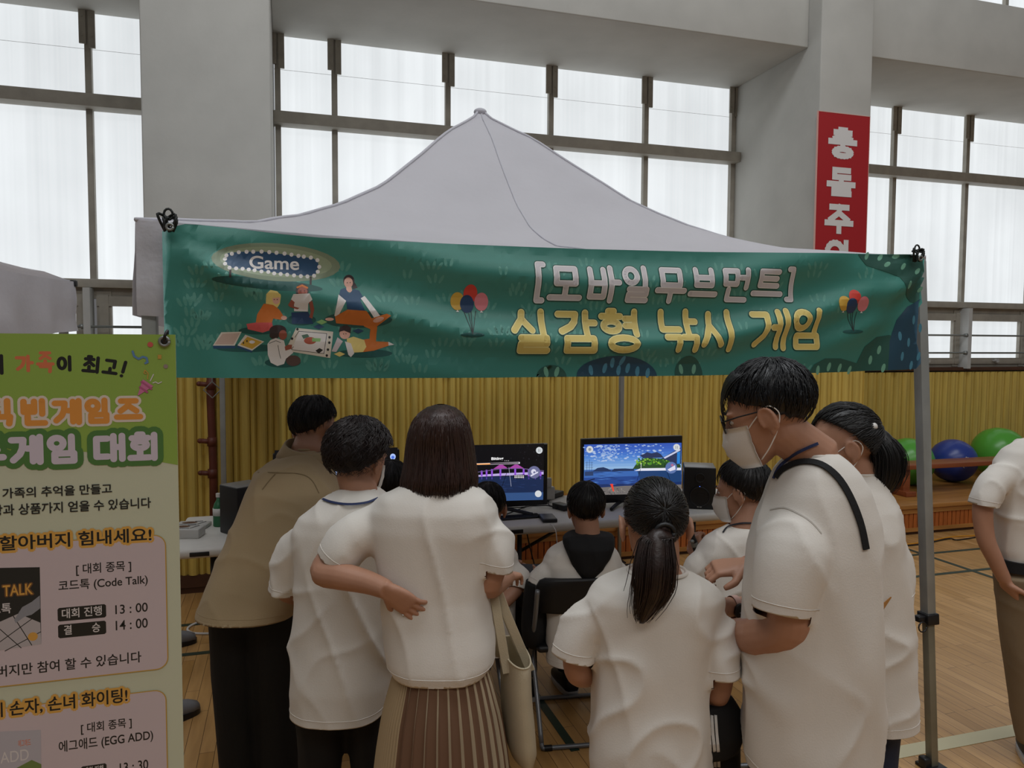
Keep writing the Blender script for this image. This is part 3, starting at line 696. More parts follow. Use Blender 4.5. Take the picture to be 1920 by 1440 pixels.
# the two lines of lettering: dark edge, light rim, body
GLY = (fc('letter_shade', '1d4a40'), fc('letter_rim', 'e9e7e4'), fc('letter_grey', 'cbc6c9')); YLY = (fc('letter_shade', '1d4a40'), fc('letter_rim_yellow', 'efe6a0'), fc('letter_yellow', 'dcc671'))
def title(items, cols, wd, rim):
    for grow, m_ in ((rim*2.2, cols[0]), (rim, cols[1]), (0, cols[2])):
        for ch, x0, y0, x1, y1 in items:
            p, q = bp(x0, y1), bp(x1, y0); h = wd/2
            write(A, ch, p[0]+h, p[1]+h, q[0]-h, q[1]-h, wd+grow, m_)
title([('[', 993, 494, 1026, 566), ('모', 1024, 500, 1087, 564), ('바', 1093, 500, 1159, 567), ('일', 1159, 500, 1216, 567), ('무', 1222, 503, 1281, 568), ('브', 1285, 504, 1341, 565), ('먼', 1346, 504, 1404, 566), ('트', 1406, 507, 1466, 563), (']', 1462, 504, 1492, 564)], GLY, .0158, .005)
title([('실', 951, 580, 1032, 663), ('감', 1036, 582, 1121, 663), ('형', 1119, 580, 1199, 662), ('낚', 1227, 580, 1308, 660), ('시', 1302, 581, 1378, 659), ('게', 1398, 579, 1472, 657), ('임', 1473, 579, 1540, 656)], YLY, .0195, .005)
bm = A.bmesh(ST)
mb = MB(); bm.verts.index_update()
mb.v = [(v.co.x, BPY-folded(v.co.x, v.co.z)+v.co.y*.000008-(.0002 if v.co.y < -.01 else 0), v.co.z) for v in bm.verts]
mb.f = [[v.index for v in f.verts] for f in bm.faces]; mb.mi = [f.material_index for f in bm.faces]; bm.free()
banner = mb.build('banner', A.mats, None, smooth=True, label='long green cloth banner with game picture and yellow lettering tied across the tent', cat='banner')
# gathered, tied corners with eyelets and black cord
def tie(px, py, nm):
    c = onY(px, py, BPY-.03); o = MB()
    for k in range(7):
        a = k*1.3; q = [c+np.array([.012*math.cos(a), .01*math.sin(a), -.02]), c+np.array([.028*math.cos(a+.5), -.012, .012+.008*(k % 3)]), c+np.array([.012*math.cos(a+1.6), .012, .022])]
        o.tube(spline(q, 4), .004, 6)
    q = [c+np.array([  .012*math.cos(t), .0,   .03+.016*math.sin(t)]) for t in [i*.5 for i in range(13)]]; o.tube(q, .0035, 6)
    o.tube([c+np.array([0, .0, 0]), c+np.array([.0, .06, .01])], .005, 6)
    o.build('cord_knot', mat('black_cord', '101614', .6), banner, smooth=True)
    o = MB(); q = [c+np.array([.009*math.cos(t)+.005, -.014, .009*math.sin(t)-.008]) for t in [i*.524 for i in range(13)]]; o.tube(q, .004, 8); o.build('eyelet', STEEL, banner, smooth=True)
tie(316, 421, 0); tie(1719, 481, 1)

# ================================================================== NEIGHBOURING TENT ON THE LEFT
T2 = thing('canopy_tent', (-2.65, 3.25, 0), 'corner of another white canopy tent by the left window', 'tent')
x0, x1, ya, yb, z0 = -4.15, -1.13, 1.75, 4.745, 2.08
b = MB(); vs = []; n = 16
for j in range(n+1):
    for i in range(n+1):
        x = x0+(x1-x0)*i/n; y = ya+(yb-ya)*j/n; r = max(abs(2*i/n-1), abs(2*j/n-1)); vs.append((x, y, z0+.9*(1-r)**1.6+.012*noise.noise(Vector((x*3, y*3, 0)))))
b.add(vs, [(j*(n+1)+i, j*(n+1)+i+1, (j+1)*(n+1)+i+1, (j+1)*(n+1)+i) for j in range(n) for i in range(n)]); b.build('canopy', TENTF, T2, smooth=True)
for p0, p1, ph in (((x1, ya, z0), (x1, yb, z0), 4), ((x1, yb, z0), (x0, yb, z0), 5), ((x0, yb, z0), (x0, ya, z0), 6), ((x0, ya, z0), (x1, ya, z0), 7)): valance(p0, p1, h=.275, par=T2, ph=ph)
for x, y in ((x0+.05, ya+.05), (x0+.05, yb-.05), (x1-.05, ya+.05), (x1-.05, yb-.05)):
    o = MB(); o.rbox((x-.02, y-.02, 0), (x+.02, y+.02, 2.06), .003); o.build('leg', LEGM, T2, smooth='auto')
o = MB(); o.rbox((x1-.02, yb-.03, z0-.03), (x1+.012, yb+.012, z0+.006), .006); o.build('corner_cap', BLKP, T2, smooth='auto')

# ================================================================== POSTER ON THE LEFT
QY = 1.70
def qp(px, py):
    p = onY(px, py, QY); return (p[0], p[2])
poster = thing('poster_stand', (-.5, QY, 0), 'pale green upright poster for a board game contest at the left edge', 'poster')
PGRN = mat('poster_green', '8fae4c', .5, .05, 300); PPAL = mat('poster_pale', 'c9cdb4', .5, .05, 300); PBOX = mat('poster_lilac', 'cbbcc0', .5); OUT = mat('poster_ochre', 'c29a45', .5); INK = mat('ink', '1b1c1b', .5); PORG = mat('letter_orange', 'dd9440', .5); PWH = mat('letter_lilac', 'cfc5d2', .5); PDG = mat('letter_green', '4f7c3e', .5); CORAL = mat('letter_coral', 'd2744d', .5); HALO = mat('letter_glow', 'd8a54e', .5); CHIP = mat('chip_black', '20211f', .5); CHT = mat('chip_text', 'd6d0cf', .5); RIMW = mat('letter_cream', 'dccfc2', .5)
PX0 = qp(329, 640)[0]-.62; PX1 = qp(329, 640)[0]; PZ1 = 1.763
b = MB(); b.box((PX0, QY, .02), (PX1, QY+.003, PZ1)); sheet = b.build('sheet', PPAL, poster)
A = Art()
zz = [qp(0, 845)[1], qp(160, 847)[1], qp(240, 855)[1], qp(329, 872)[1]]
A.poly([(PX0, PZ1), (PX0, zz[0]), (qp(0, 845)[0], zz[0]), (qp(160, 847)[0], zz[1]), (qp(240, 855)[0], zz[2]), (PX1, zz[3]), (PX1, PZ1)], PGRN)
def ln(chs, cols, wd, grows):
    for g, m_ in zip(grows, cols):
        if m_ is None: continue
        for it in chs:
            ch, x0, y0, x1, y1 = it[:5]; p, q = qp(x0, y1), qp(x1, y0); h = wd/2
            write(A, ch, p[0]+h, p[1]+h, q[0]-h, q[1]-h, wd+g, m_, tilt=it[5] if len(it) > 5 else 0)
ln([('우', -68, 662, -32, 702), ('리', -26, 664, 12, 703)], [INK], .0066, [0]); ln([('가', 27, 665, 64, 698), ('족', 68, 658, 102, 700)], [CORAL], .0066, [0])
ln([('이', 105, 666, 139, 697), ('최', 154, 667, 189, 700, -.1), ('고', 192, 672, 222, 703, -.15), ('!', 220, 676, 246, 709, -.2)], [INK], .0066, [0])
ln([('매', -150, 748, -80, 806), ('직', -42, 746, 32, 801), ('빈', 36, 746, 94, 800), ('게', 96, 746, 154, 798), ('임', 157, 745, 210, 796), ('즈', 214, 745, 268, 794)], [RIMW, PORG], .0115, [.010, 0])
ln([('보', -152, 815, -80, 878), ('드', -72, 814, 12, 874), ('게', 14, 813, 82, 874), ('임', 86, 812, 151, 872), ('대', 172, 811, 237, 868), ('회', 239, 809, 300, 866)], [PDG, PWH], .0128, [.022, 0])
A.mats and None
def tq(s, x0, y0, x1, y1, m_, off=.012, halo=None):     # y0, y1: top and foot of the line at its right end
    q = qp(x1, y0); p = (qp(x0, 1000)[0], qp(x1, y1)[1])
    if halo: typed(A, s, p[0], p[1], q[0], halo, z1=q[1], off=.01, around=.0055)
    typed(A, s, p[0], p[1], q[0], m_, z1=q[1], off=off)
tq('우리 가족의 추억을 만들고', -45, 906, 210, 925, INK, .016); tq('상장과 상품까지 얻을 수 있습니다', -37, 932, 283, 952, INK, .016)
def frame(px0, py0, px1, py1):
    c_ = qp(px1, py0); a_ = (qp(px0, 1000)[0], qp(px1, py1)[1]); r_ = .022
    def rr(d):
        o_ = []
        for cx, cz, s in ((c_[0]-r_, c_[1]-r_, 0), (a_[0]+r_, c_[1]-r_, 1), (a_[0]+r_, a_[1]+r_, 2), (c_[0]-r_, a_[1]+r_, 3)):
            o_ += [(cx+(r_+d)*math.cos(math.pi/2*(s+k/6)), cz+(r_+d)*math.sin(math.pi/2*(s+k/6))) for k in range(7)]
        return o_
    A.poly(rr(.0022), OUT); A.poly(rr(0), PBOX)
frame(-225, 1003, 309, 1252); frame(-225, 1293, 310, 1545)
tq('할머니, 할아버지 힘내세요!', -130, 988, 284, 1016, INK, .02, HALO); tq('우리 손자, 손녀 화이팅!', -60, 1289, 239, 1317, INK, .02, HALO)
tq('[ 대회 종목 ]', 141, 1050, 246, 1072, INK, .014); tq('코드톡 (Code Talk)', 107, 1076, 277, 1098, INK, .014)
def chip(px0, py0, px1, py1, s, g):
    c_ = qp(px1, py0); a_ = (qp(px0, 1000)[0], qp(px1, py1)[1]); A.poly([(a_[0], a_[1]+.003), (a_[0]+.003, a_[1]), (c_[0]-.003, a_[1]), (c_[0], a_[1]+.003), (c_[0], c_[1]-.003), (c_[0]-.003, c_[1]), (a_[0]+.003, c_[1]), (a_[0], c_[1]-.003)], CHIP)
    tq(s, px0+g, py0+3, px1-g, py0+21, CHT, .014)
chip(104, 1132, 199, 1157, '대회 진행', 8); chip(104, 1163, 199, 1188, '결       승', 11)
tq('13 : 00', 213, 1129, 277, 1146, INK, .01); tq('14 : 00', 213, 1158, 277, 1176, INK, .01); tq('할머니, 할아버지만 참여 할 수 있습니다', -150, 1220, 265, 1242, INK, .014)
tq('[ 대회 종목 ]', 142, 1344, 247, 1365, INK, .014); tq('에그애드 (EGG ADD)', 99, 1366, 287, 1390, INK, .014); chip(140, 1430, 200, 1455, '대회 진행', 6); tq('13 : 30', 214, 1423, 278, 1441, INK, .01)
# pictures of the two game boxes
GBK = mat('cover_black', '232524', .5); TIL = mat('cover_tile', 'b5aeb0', .5); TLK = mat('cover_gold', 'd6a04a', .5); HND = mat('cover_hand', '8e8f96', .5); PSK = mat('cover_pale', 'b7b3bb', .5); PGH = mat('cover_hill', '6f8549', .5)
def qpoly(pts, m_): A.poly([qp(*p) for p in pts], m_)
qpoly([(-85, 1066), (75, 1063), (78, 1207), (-85, 1232)], GBK); qpoly([(-85, 1215), (-10, 1170), (35, 1150), (76, 1167), (78, 1207), (-85, 1232)], TIL)
for q in ([(-10, 1170), (40, 1214)], [(25, 1154), (60, 1209)], [(-30, 1225), (60, 1160)], [(10, 1220), (77, 1184)]): A.stroke([qp(*p) for p in q], .0016, GBK)
qpoly([(27, 1162), (42, 1138), (60, 1128), (75, 1116), (76, 1140), (60, 1152), (46, 1156), (30, 1168)], HND); A.poly(disc(qp(62, 1193), .009, 12), TLK)
for s, x0, y0, x1, y1 in (('TALK', 6, 1093, 62, 1118), ('CODE', -75, 1098, -4, 1130)):
    p, q = qp(x0, y1), qp(x1, y0); typed(A, s, p[0], p[1], q[0], mat('cover_rim', '6b4a2c', .5), z1=q[1], around=.0025); typed(A, s, p[0], p[1], q[0], TLK, z1=q[1], off=.015)
tq('코드톡', -42, 1130, 21, 1149, CHT, .012)
qpoly([(-85, 1375), (77, 1368), (79, 1520), (-85, 1540)], PSK); qpoly([(-85, 1470), (30, 1440), (60, 1424), (78, 1432), (79, 1520), (-85, 1540)], PGH); tq('에그애드', 22, 1384, 58, 1397, CORAL, .01); tq('EGG ADD', -70, 1403, 54, 1424, CHT, .0)
# confetti and party popper
A.poly(disc(qp(282, 646), .0055, 14), mat('confetti_red', 'c85a50', .5)); qpoly([(296, 665), (303, 665), (303, 673), (296, 673)], OUT); A.poly(disc(qp(311, 687), .0045, 14), mat('confetti_mauve', '96857c', .5))
BLU = mat('confetti_blue', '5f85b0', .5); A.stroke([qp(*p) for p in ((249, 659), (252, 668), (260, 673), (268, 669), (275, 671), (277, 679), (273, 681))], .0042, BLU)
POP = mat('popper_pink', 'c9749a', .5); qpoly([(268, 711), (288, 724), (262, 740), (258, 742)], POP)
for q in ([(266, 716), (284, 729)], [(263, 726), (276, 735)]): A.stroke([qp(*p) for p in q], .0042, mat('popper_stripe', 'b0557f', .5))
for q in ([(277, 710), (278, 700), (272, 694), (270, 699), (274, 701)], [(282, 714), (288, 702)], [(287, 718), (292, 716), (297, 719), (303, 716)]): A.stroke([qp(*p) for p in q], .002, CHT if q[0][0] > 280 else OUT)
bm = A.bmesh(); mb = MB(); bm.verts.index_update()
mb.v = [(v.co.x, QY-.0004+v.co.y*.000008, v.co.z) for v in bm.verts]; mb.f = [[v.index for v in f.verts] for f in bm.faces]; mb.mi = [f.material_index for f in bm.faces]; bm.free()
mb.build('print', A.mats, sheet)
c = onY(308, 640, QY-.004); o = MB(); o.tube([c+np.array([.009*math.cos(t), 0, .009*math.sin(t)]) for t in [i*.35 for i in range(19)]], .0032, 8); o.build('eyelet', STEEL, poster, smooth=True)
o = MB(); o.ball(c, (.007, .003, .007)); o.tube(spline([c, c+np.array([.002, -.004, .012]), c+np.array([.006, .004, .022]), c+np.array([.004, .012, .012])], 4), .003, 8); o.build('hook', BLKP, poster, smooth=True)
o = MB()
for sx, sz in ((PX0+.02, 1.75), (PX1-.02, 1.75), (PX0+.02, .04), (PX1-.02, .04)): o.tube([((PX0+PX1)/2, QY+.09, .95), (sx, QY+.012, sz)], .006, 8)
for sx in (PX0+.1, PX1-.1): o.tube([((PX0+PX1)/2, QY+.09, .95), (sx, QY+.42, .01)], .008, 8)
o.build('stand', BLKP, poster, smooth=True)

# ================================================================== TABLES AND WHAT STANDS ON THEM
TTOP = .74; TYF = 3.87
TBL = mat('table_plastic', 'd0cdc6', .5, .2, 350, .03, 20); TLG = mat('black_metal', '101012', .45)
def table(x0, x1, label):
    t = thing('folding_table', ((x0+x1)/2, TYF+.37, 0), label, 'table', 'white folding tables along the wall')
    b = MB(); b.rbox((x0, TYF, TTOP-.05), (x1, TYF+.74, TTOP), .02, seg=4)
    # round the four plan corners
    b.v = [(x, y, z) for x, y, z in b.v]
    b.build('tabletop', TBL, t, smooth='auto')
    b = MB(); b.rbox((x0+.1, TYF-.003, TTOP-.038), (x0+.19, TYF+.004, TTOP-.016), .003); b.build('maker_plate', BLKP, t, smooth='auto')
    for s, xe in ((1, x0+.2), (-1, x1-.2)):
        for yy in (TYF+.1, TYF+.64):
            b = MB(); b.tube([(xe, yy, TTOP-.05), (xe, yy, .02)], .0145, 10); b.tube([(xe, yy, .03), (xe, yy, 0)], .019, 10); b.build('leg', TLG, t, smooth=True)
        for z in (.14, .45, TTOP-.07): b = MB(); b.tube([(xe, TYF+.1, z), (xe, TYF+.64, z)], .011, 8); b.build('cross_tube', TLG, t, smooth=True)
        b = MB(); b.tube([(xe, TYF+.37, .45), (xe+s*.5, TYF+.37, TTOP-.05)], .011, 8); b.build('brace', TLG, t, smooth=True)
    return t
table(-.56, 1.03, 'white folding table on the left, holding the snack packs and two monitors')
table(1.05, 2.88, 'white folding table on the right, behind the boys, holding the bright blue screen')

MY = 4.20
def emi(n, c, e=1.0): return mat('screen_'+n, c, .3, emit=e)
def monitor(x0, x1, z0, z1, label, paint, face=MY, sil=False):
    t = thing('monitor', ((x0+x1)/2, face+.1, TTOP), label, 'monitor', 'wide monitors on the tables')
    b = MB(); b.rbox((x0, face, z0), (x1, face+.04, z1), .006); b.rbox((x0+.15, face+.035, z0+.08), (x1-.15, face+.065, z1-.1), .01); b.build('casing', BLKP, t, smooth='auto')
    if sil: b = MB(); b.box((x0, face-.001, z1-.004), (x1, face+.03, z1+.001)); b.build('top_strip', STEEL, t)
    cx = (x0+x1)/2; b = MB(); b.rbox((cx-.035, face+.05, TTOP+.01), (cx+.035, face+.085, z0+.18), .008)
    for s in (-1, 1): b.tube(spline([(cx, face+.07, TTOP+.03), (cx+s*.11, face-.02, TTOP+.022), (cx+s*.2, face-.12, TTOP+.012)], 5), .011, 8)
    b.tube([(cx, face+.07, TTOP+.02), (cx, face+.17, TTOP+.012)], .011, 8); b.build('stand', BLKP, t, smooth='auto')
    A = Art(); paint(A, lambda x, y: (lambda p: (p[0], p[2]))(onY(860+x/4.174, 800+y/4.174, face-.002)))
    bm = A.bmesh(); mb = MB(); bm.verts.index_update()
    mb.v = [(v.co.x, face-.002+v.co.y*.000012, v.co.z) for v in bm.verts]; mb.f = [[v.index for v in f.verts] for f in bm.faces]; mb.mi = [f.material_index for f in bm.faces]; bm.free()
    mb.build('screen', A.mats, t)
rs = random.Random(5)
def night(A, q):
    P = lambda pts, m: A.poly([q(*p) for p in pts], m)
    C = lambda x, y, r, m: A.poly([q(x+r*math.cos(t), y+r*math.sin(t)) for t in [2*math.pi*i/24 for i in range(24)]], m)
    P([(-185, 150), (668, 132), (660, 572), (-185, 596)], emi('night', '0b0b0f'))
    for k in range(60):
        x = rs.uniform(-150, 655); y = rs.uniform(145, 300); C(x, y, rs.uniform(1, 5), emi('haze', '23232a'))
    P([(-185, 395), (664, 385), (662, 520), (-185, 535)], emi('night_sea', '1b2a4c')); P([(-185, 530), (662, 512), (660, 572), (-185, 596)], emi('night_shore', '33507f'))
    for k in range(36):
        x = rs.uniform(-150, 600); y = rs.uniform(410, 510); P([(x, y), (x+50, y-2), (x+55, y+2)], emi('wave', '263a66'))
    P([(-185, 380), (60, 385), (330, 365), (664, 352), (664, 374), (330, 384), (60, 396), (-185, 400)], emi('deck', 'b9a9dd'))
    for x, h in ((-120, 20), (-60, 22), (0, 24), (60, 26), (95, 30), (135, 34), (180, 44), (218, 50), (260, 56), (326, 84), (442, 80), (508, 60), (548, 52), (600, 44), (640, 38)): P([(x-7, 388), (x-7, 388-h), (x+7, 388-h), (x+7, 388)], emi('violet', '8d4fd0')); P([(x-6, 395), (x+6, 395), (x+4, 412), (x-4, 412)], emi('violet_reflection', '4a3590'))
    P([(268, 332), (318, 298), (345, 298), (382, 324), (330, 328)], emi('magenta', 'a3479f')); P([(394, 324), (440, 296), (462, 296), (510, 326), (440, 328)], emi('magenta', 'a3479f'))
    A.stroke([q(x, y) for x, y in ((-180, 372), (100, 362), (330, 330), (480, 326), (664, 345))], .004, emi('cable', '6a5a86'))
    P([(110, 288), (478, 276), (478, 290), (110, 300)], emi('bar', 'e8e2ea')); P([(110, 290), (246, 286), (246, 296), (110, 299)], emi('bar_fill', 'f0a050')); P([(246, 284), (470, 279), (470, 287), (246, 294)], emi('bar_empty', '2d1a2d'))
    p0, p1 = q(255, 268), q(350, 236); typed(A, 'Biting', p0[0], p0[1], p1[0], emi('text', 'f0f0f0'), z1=p1[1], off=.03)
    for x in (362, 376, 390): C(x, 266, 2.5, emi('text', 'f0f0f0'))
    C(630, 185, 26, emi('button', 'cfd3d6')); P([(622, 174), (627, 174), (627, 197), (622, 197)], emi('button_mark', '8f9396')); P([(633, 174), (638, 174), (638, 197), (633, 197)], emi('button_mark', '8f9396')); C(622, 525, 26, emi('button', 'cfd3d6'))
    C(590, 356, 48, emi('reel_disc', '6a6c92')); C(586, 352, 20, emi('reel', 'd9d9ea')); C(592, 358, 9, emi('reel_disc', '6a6c92')); P([(560, 380), (620, 350), (622, 360), (566, 390)], emi('reel', 'd9d9ea'))
    P([(430, 378), (516, 374), (516, 404), (430, 408)], emi('night', '0b0b0f'))
    for y in (386, 398):
        for k in range(6): P([(436+k*13, y-4), (445+k*13, y-4.5), (445+k*13, y+2.5), (436+k*13, y+3)], emi('text', 'f0f0f0'))
    A.stroke([q(390, 318), q(335, 478)], .0028, emi('line_dark', '05060c')); A.stroke([q(392, 318), q(410, 466)], .002, emi('line_pale', 'b9bccf'))
def harbour(A, q):
    P = lambda pts, m: A.poly([q(*p) for p in pts], m)
    C = lambda x, y, r, m, e=1: A.poly([q(x+r*math.cos(t), y+e*r*math.sin(t)) for t in [2*math.pi*i/18 for i in range(18)]], m)
    T = lambda x: 140-(x-985)*.0185
    n = 9; cols = ['3a5fc0', '3e66c6', '426ecd', '4a7bd4', '5489db', '6497e0', '76a5e4', '88b3e8', '97bfea']
    for k in range(n):
        y0 = k*22; y1 = y0+23; P([(982, T(982)+y0), (1744, T(1744)+y0), (1744, T(1744)+y1), (982, T(982)+y1)], emi('sky%d' % k, cols[k], .85))
    for k in range(230):
        x = rs.gauss(1160, 75) if k < 170 else rs.uniform(1300, 1600); y = T(x)+rs.uniform(8, 135)
        C(x, y, rs.uniform(3, 13), emi('cloud%d' % (k % 2), ('8fb0e6', 'b9cdef')[k % 2], .85), .5)
    P([(980, 338), (1744, 318), (1742, 420), (978, 440)], emi('sea_far', '3b66ae')); P([(978, 400), (1744, 372), (1742, 480), (976, 500)], emi('sea', '27478c')); P([(976, 455), (1742, 430), (1742, 520), (975, 525)], emi('sea_near', '1c3163'))
    for k in range(60):
        x = rs.uniform(985, 1650); y = rs.uniform(350, 480); P([(x, y), (x+40, y-3), (x+70, y-1), (x+38, y+2)], emi('ripple%d' % (k % 2), ('4a78bf', '182c5e')[k % 2]))
    P([(975, 500), (1100, 476), (1300, 462), (1742, 452), (1740, 520), (974, 536)], emi('shore', '6f6a68'))
    for k in range(50): C(rs.uniform(1080, 1300), rs.uniform(480, 530), rs.uniform(3, 8), emi('pebble%d' % (k % 2), ('8a857f', '4f4b4d')[k % 2]), .5)
    P([(1050, 345), (1085, 322), (1130, 316), (1165, 328), (1195, 344), (1190, 350), (1050, 352)], emi('hill', '22345a')); P([(1195, 344), (1215, 328), (1300, 326), (1370, 330), (1370, 345), (1195, 350)], emi('hill', '22345a'))
    for x in (1000, 1020, 1038): A.stroke([q(x, 375), q(x+2, 255+abs(x-1018))], .0022, emi('mast', '31466e'))
    for y in (280, 300, 320, 345): A.stroke([q(988, y), q(1050, y-1)], .0016, emi('mast', '31466e'))
    P([(985, 385), (985, 352), (1050, 348), (1052, 382)], emi('ship', '2c3f66'))
    P([(1360, 330), (1400, 272), (1470, 240), (1580, 250), (1700, 275), (1735, 300), (1735, 330)], emi('island', '2d4a2a'))
    for k in range(120): x = rs.uniform(1390, 1690); C(x, rs.uniform(250, 300), rs.uniform(4, 9), emi('foliage%d' % (k % 3), ('4f8a2e', '86b33a', '2f5a26')[k % 3]), .8)
    P([(1415, 222), (1450, 212), (1470, 198), (1505, 208), (1550, 198), (1580, 215), (1600, 240), (1440, 246)], emi('roof', '2b3557')); P([(1580, 250), (1735, 160), (1738, 290), (1690, 300), (1640, 262)], emi('roof', '2b3557')); P([(1600, 240), (1730, 172), (1730, 186), (1610, 250)], emi('eave', 'c6cbe6'))
    P([(1372, 345), (1420, 325), (1738, 320), (1737, 340)], emi('pier', 'dfe0ee')); P([(1395, 346), (1737, 340), (1736, 430), (1420, 430)], emi('deep', '22406f'))
    A.stroke([q(1425, 285), q(1424, 325)], .003, emi('mooring', 'e8e8f0')); A.stroke([q(1420, 330), q(1394, 420)], .0026, emi('line_dark', '05060c')); A.stroke([q(1605, 290), q(1650, 412)], .0026, emi('line_dark', '05060c'))
    C(1660, 320, 46, emi('reel_disc2', '5d74a8')); P([(1630, 335), (1690, 300), (1694, 335), (1650, 348)], emi('reel', 'd9d9ea')); C(1668, 300, 10, emi('reel_pink', 'b06a8c'))
    P([(1706, 200), (1730, 194), (1728, 288), (1704, 290)], emi('gauge', '2b7fd0')); C(1023, 177, 27, emi('button', 'cfd3d6')); C(1023, 177, 12, emi('button_mark', '8f9396')); C(1702, 160, 26, emi('button', 'cfd3d6')); P([(1693, 150), (1698, 150), (1698, 172), (1693, 172)], emi('button_mark', '8f9396')); P([(1706, 150), (1711, 150), (1711, 172), (1706, 172)], emi('button_mark', '8f9396'))
    P([(1182, 448), (1204, 446), (1208, 478), (1214, 504), (1204, 506), (1196, 480)], emi('float_red', 'e8432e')); A.stroke([q(970, 432), q(1060, 408)], .005, emi('line_dark', '05060c'))
def leftscreen(A, q):
    P = lambda pts, m: A.poly([q(*p) for p in pts], m)
    P([(-1440, 185), (-478, 162), (-480, 560), (-1440, 610)], emi('night', '0b0b0f')); P([(-1100, 300), (-900, 280), (-760, 360), (-800, 520), (-1000, 560), (-1100, 520)], emi('blue_glow', '4d6fd6')); P([(-1060, 330), (-960, 300), (-930, 400), (-1050, 420)], emi('pale_glow', 'a9c0f4'))
    for k in range(14): x = rs.uniform(-1080, -800); y = rs.uniform(320, 520); P([(x, y), (x+40, y-14), (x+30, y+20)], emi('ripple%d' % (k % 2), ('4a78bf', '182c5e')[k % 2]))
    P([(-515+22*math.cos(t), 235+24*math.sin(t)) for t in [i*.3 for i in range(21)]], emi('pale_glow', 'a9c0f4')); P([(-515+12*math.cos(t), 240+12*math.sin(t)) for t in [i*.3 for i in range(21)]], emi('blue_glow', '4d6fd6'))
monitor(.825, 1.497, .775, 1.145, 'monitor with a dark night bridge scene behind the long haired woman', night, sil=True)
monitor(1.72, 2.405, .762, 1.166, 'monitor with a bright blue harbour and sky picture', harbour)
monitor(-.075, .605, .77, 1.147, 'monitor mostly hidden behind the man in the beige shirt', leftscreen, face=4.18)

def speaker(x0, y0, w, d, h, rot, label):
    t = thing('speaker', (x0, y0, TTOP), label, 'speaker', 'black desktop speakers'); t.rotation_euler = (0, 0, rot)
    def L(mb, name, mt, par=t, **k):
        o = mb.build(name, mt, None, **k); o.parent = par; return o
    b = MB(); b.rbox((-w/2, 0, 0), (w/2, d, h), .006); L(b, 'cabinet', mat('speaker_vinyl', '111113', .5), smooth='auto')
    b = MB(); b.rbox((-w/2+.004, .004, h-.003), (w/2-.004, d-.004, h+.002), .001); L(b, 'top_sheen', mat('speaker_top_sheen', '8b8b88', .3), smooth='auto')  # window reflection on the black top, painted as a thin grey sheet
    for z, r in ((h*.31, .058), (h*.76, .026)):
        b = MB(); b.tube([(0, .002, z), (0, -.006, z)], r, 28); b.tube([(0, -.004, z), (0, -.008, z)], r*.4, 20); q = [(r*math.cos(k*.262), -.006, z+r*math.sin(k*.262)) for k in range(25)]; b.tube(q, .004, 8)
        L(b, 'driver_cone', mat('cone_rubber', '19191b', .35), smooth='auto')
    b = MB(); b.ball((0, -.001, h*.54), .0035); L(b, 'power_light', emi('led', '5a7dff', 6), smooth=True)
    b = MB(); b.box((-.014, -.0015, .012), (-.004, 0, .022)); b.box((.0, -.0015, .012), (.004, 0, .024)); b.box((.004, -.0015, .012), (.013, 0, .019)); L(b, 'badge', WHITEP)
speaker(2.405, 3.985, .19, .2, .255, R(-27), 'black speaker with a blue light to the right of the blue screen')
cn = onZ(446, 1008, TTOP); speaker(cn[0]+.09*math.cos(R(35)), cn[1]+.09*math.sin(R(35)), .18, .17, .255, R(35), 'black speaker at the left table end beside the snack packs')

def slab(name, px, py, w, d, h, rot, mt, label, cat, grp=None, r=.003):
    c = onZ(px, py, TTOP); t = MB(); t.rbox((-w/2, -d/2, .001), (w/2, d/2, h), r); o = t.build(name, mt, None, smooth='auto', label=label, cat=cat, group=grp); o.location = (c[0], c[1], TTOP); o.rotation_euler = (0, 0, rot); return o
o = slab('tablet', 975, 971, .24, .08, .012, R(2), BLKP, 'long flat black device on the right table beside the power bank', 'device')
b = MB(); b.box((-.115, -.035, .012), (.115, .035, .0125)); s = b.build('glass_face', mat('dark_glass', '2a2b2e', .15), None); s.parent = o
o = slab('power_bank', 1027, 975, .085, .14, .022, R(-8), mat('dark_grey_case', '26272a', .35), 'dark grey power bank with a white cable on the table edge', 'device', r=.006)
b = MB(); b.box((-.036, -.06, .022), (.036, .06, .0225)); s = b.build('top_face', mat('grey_case_top', '56575b', .3), None); s.parent = o
slab('power_adapter', 1053, 955, .06, .11, .035, R(20), BLKP, 'black power adapter brick beside the hooded boy\'s head', 'adapter')
o = slab('power_strip', 1030, 935, .07, .27, .035, R(-50), mat('dark_strip', '2b2b2d', .5), 'dark power strip on the table between the two monitors', 'power strip', r=.008)
for k in range(3):
    b = MB(); b.tube([(0, -.08+k*.07, .034), (0, -.08+k*.07, .037)], .018, 14); s = b.build('socket', BLKP, None, smooth='auto'); s.parent = o
c = onY(1029, 925, 4.42); t = thing('wall_charger', (c[0], c[1], TTOP+.04), 'white plug adapter beside the edge of the night scene monitor', 'charger')
b = MB(); b.rbox((c[0]-.02, c[1]-.02, TTOP+.02), (c[0]+.035, c[1]+.02, TTOP+.10), .006); b.build('body', WHITEP, t, smooth='auto'); b = MB(); b.rbox((c[0]-.02, c[1]-.03, TTOP+.10), (c[0]+.01, c[1], TTOP+.16), .006); b.build('plug', WHITEP, t, smooth='auto')
def cable(pts, r, mt, label, grp=None, n=8):
    b = MB(); b.tube(spline(pts, n), r, 6); return b.build('cable', mt, None, smooth=True, label=label, cat='cable', group=grp)
def tz(px, py, z=TTOP+.004): return onZ(px, py, z)
CBL = mat('black_cable', '0e0e0f', .5); CBW = mat('white_cable', 'd8d5d0', .5)
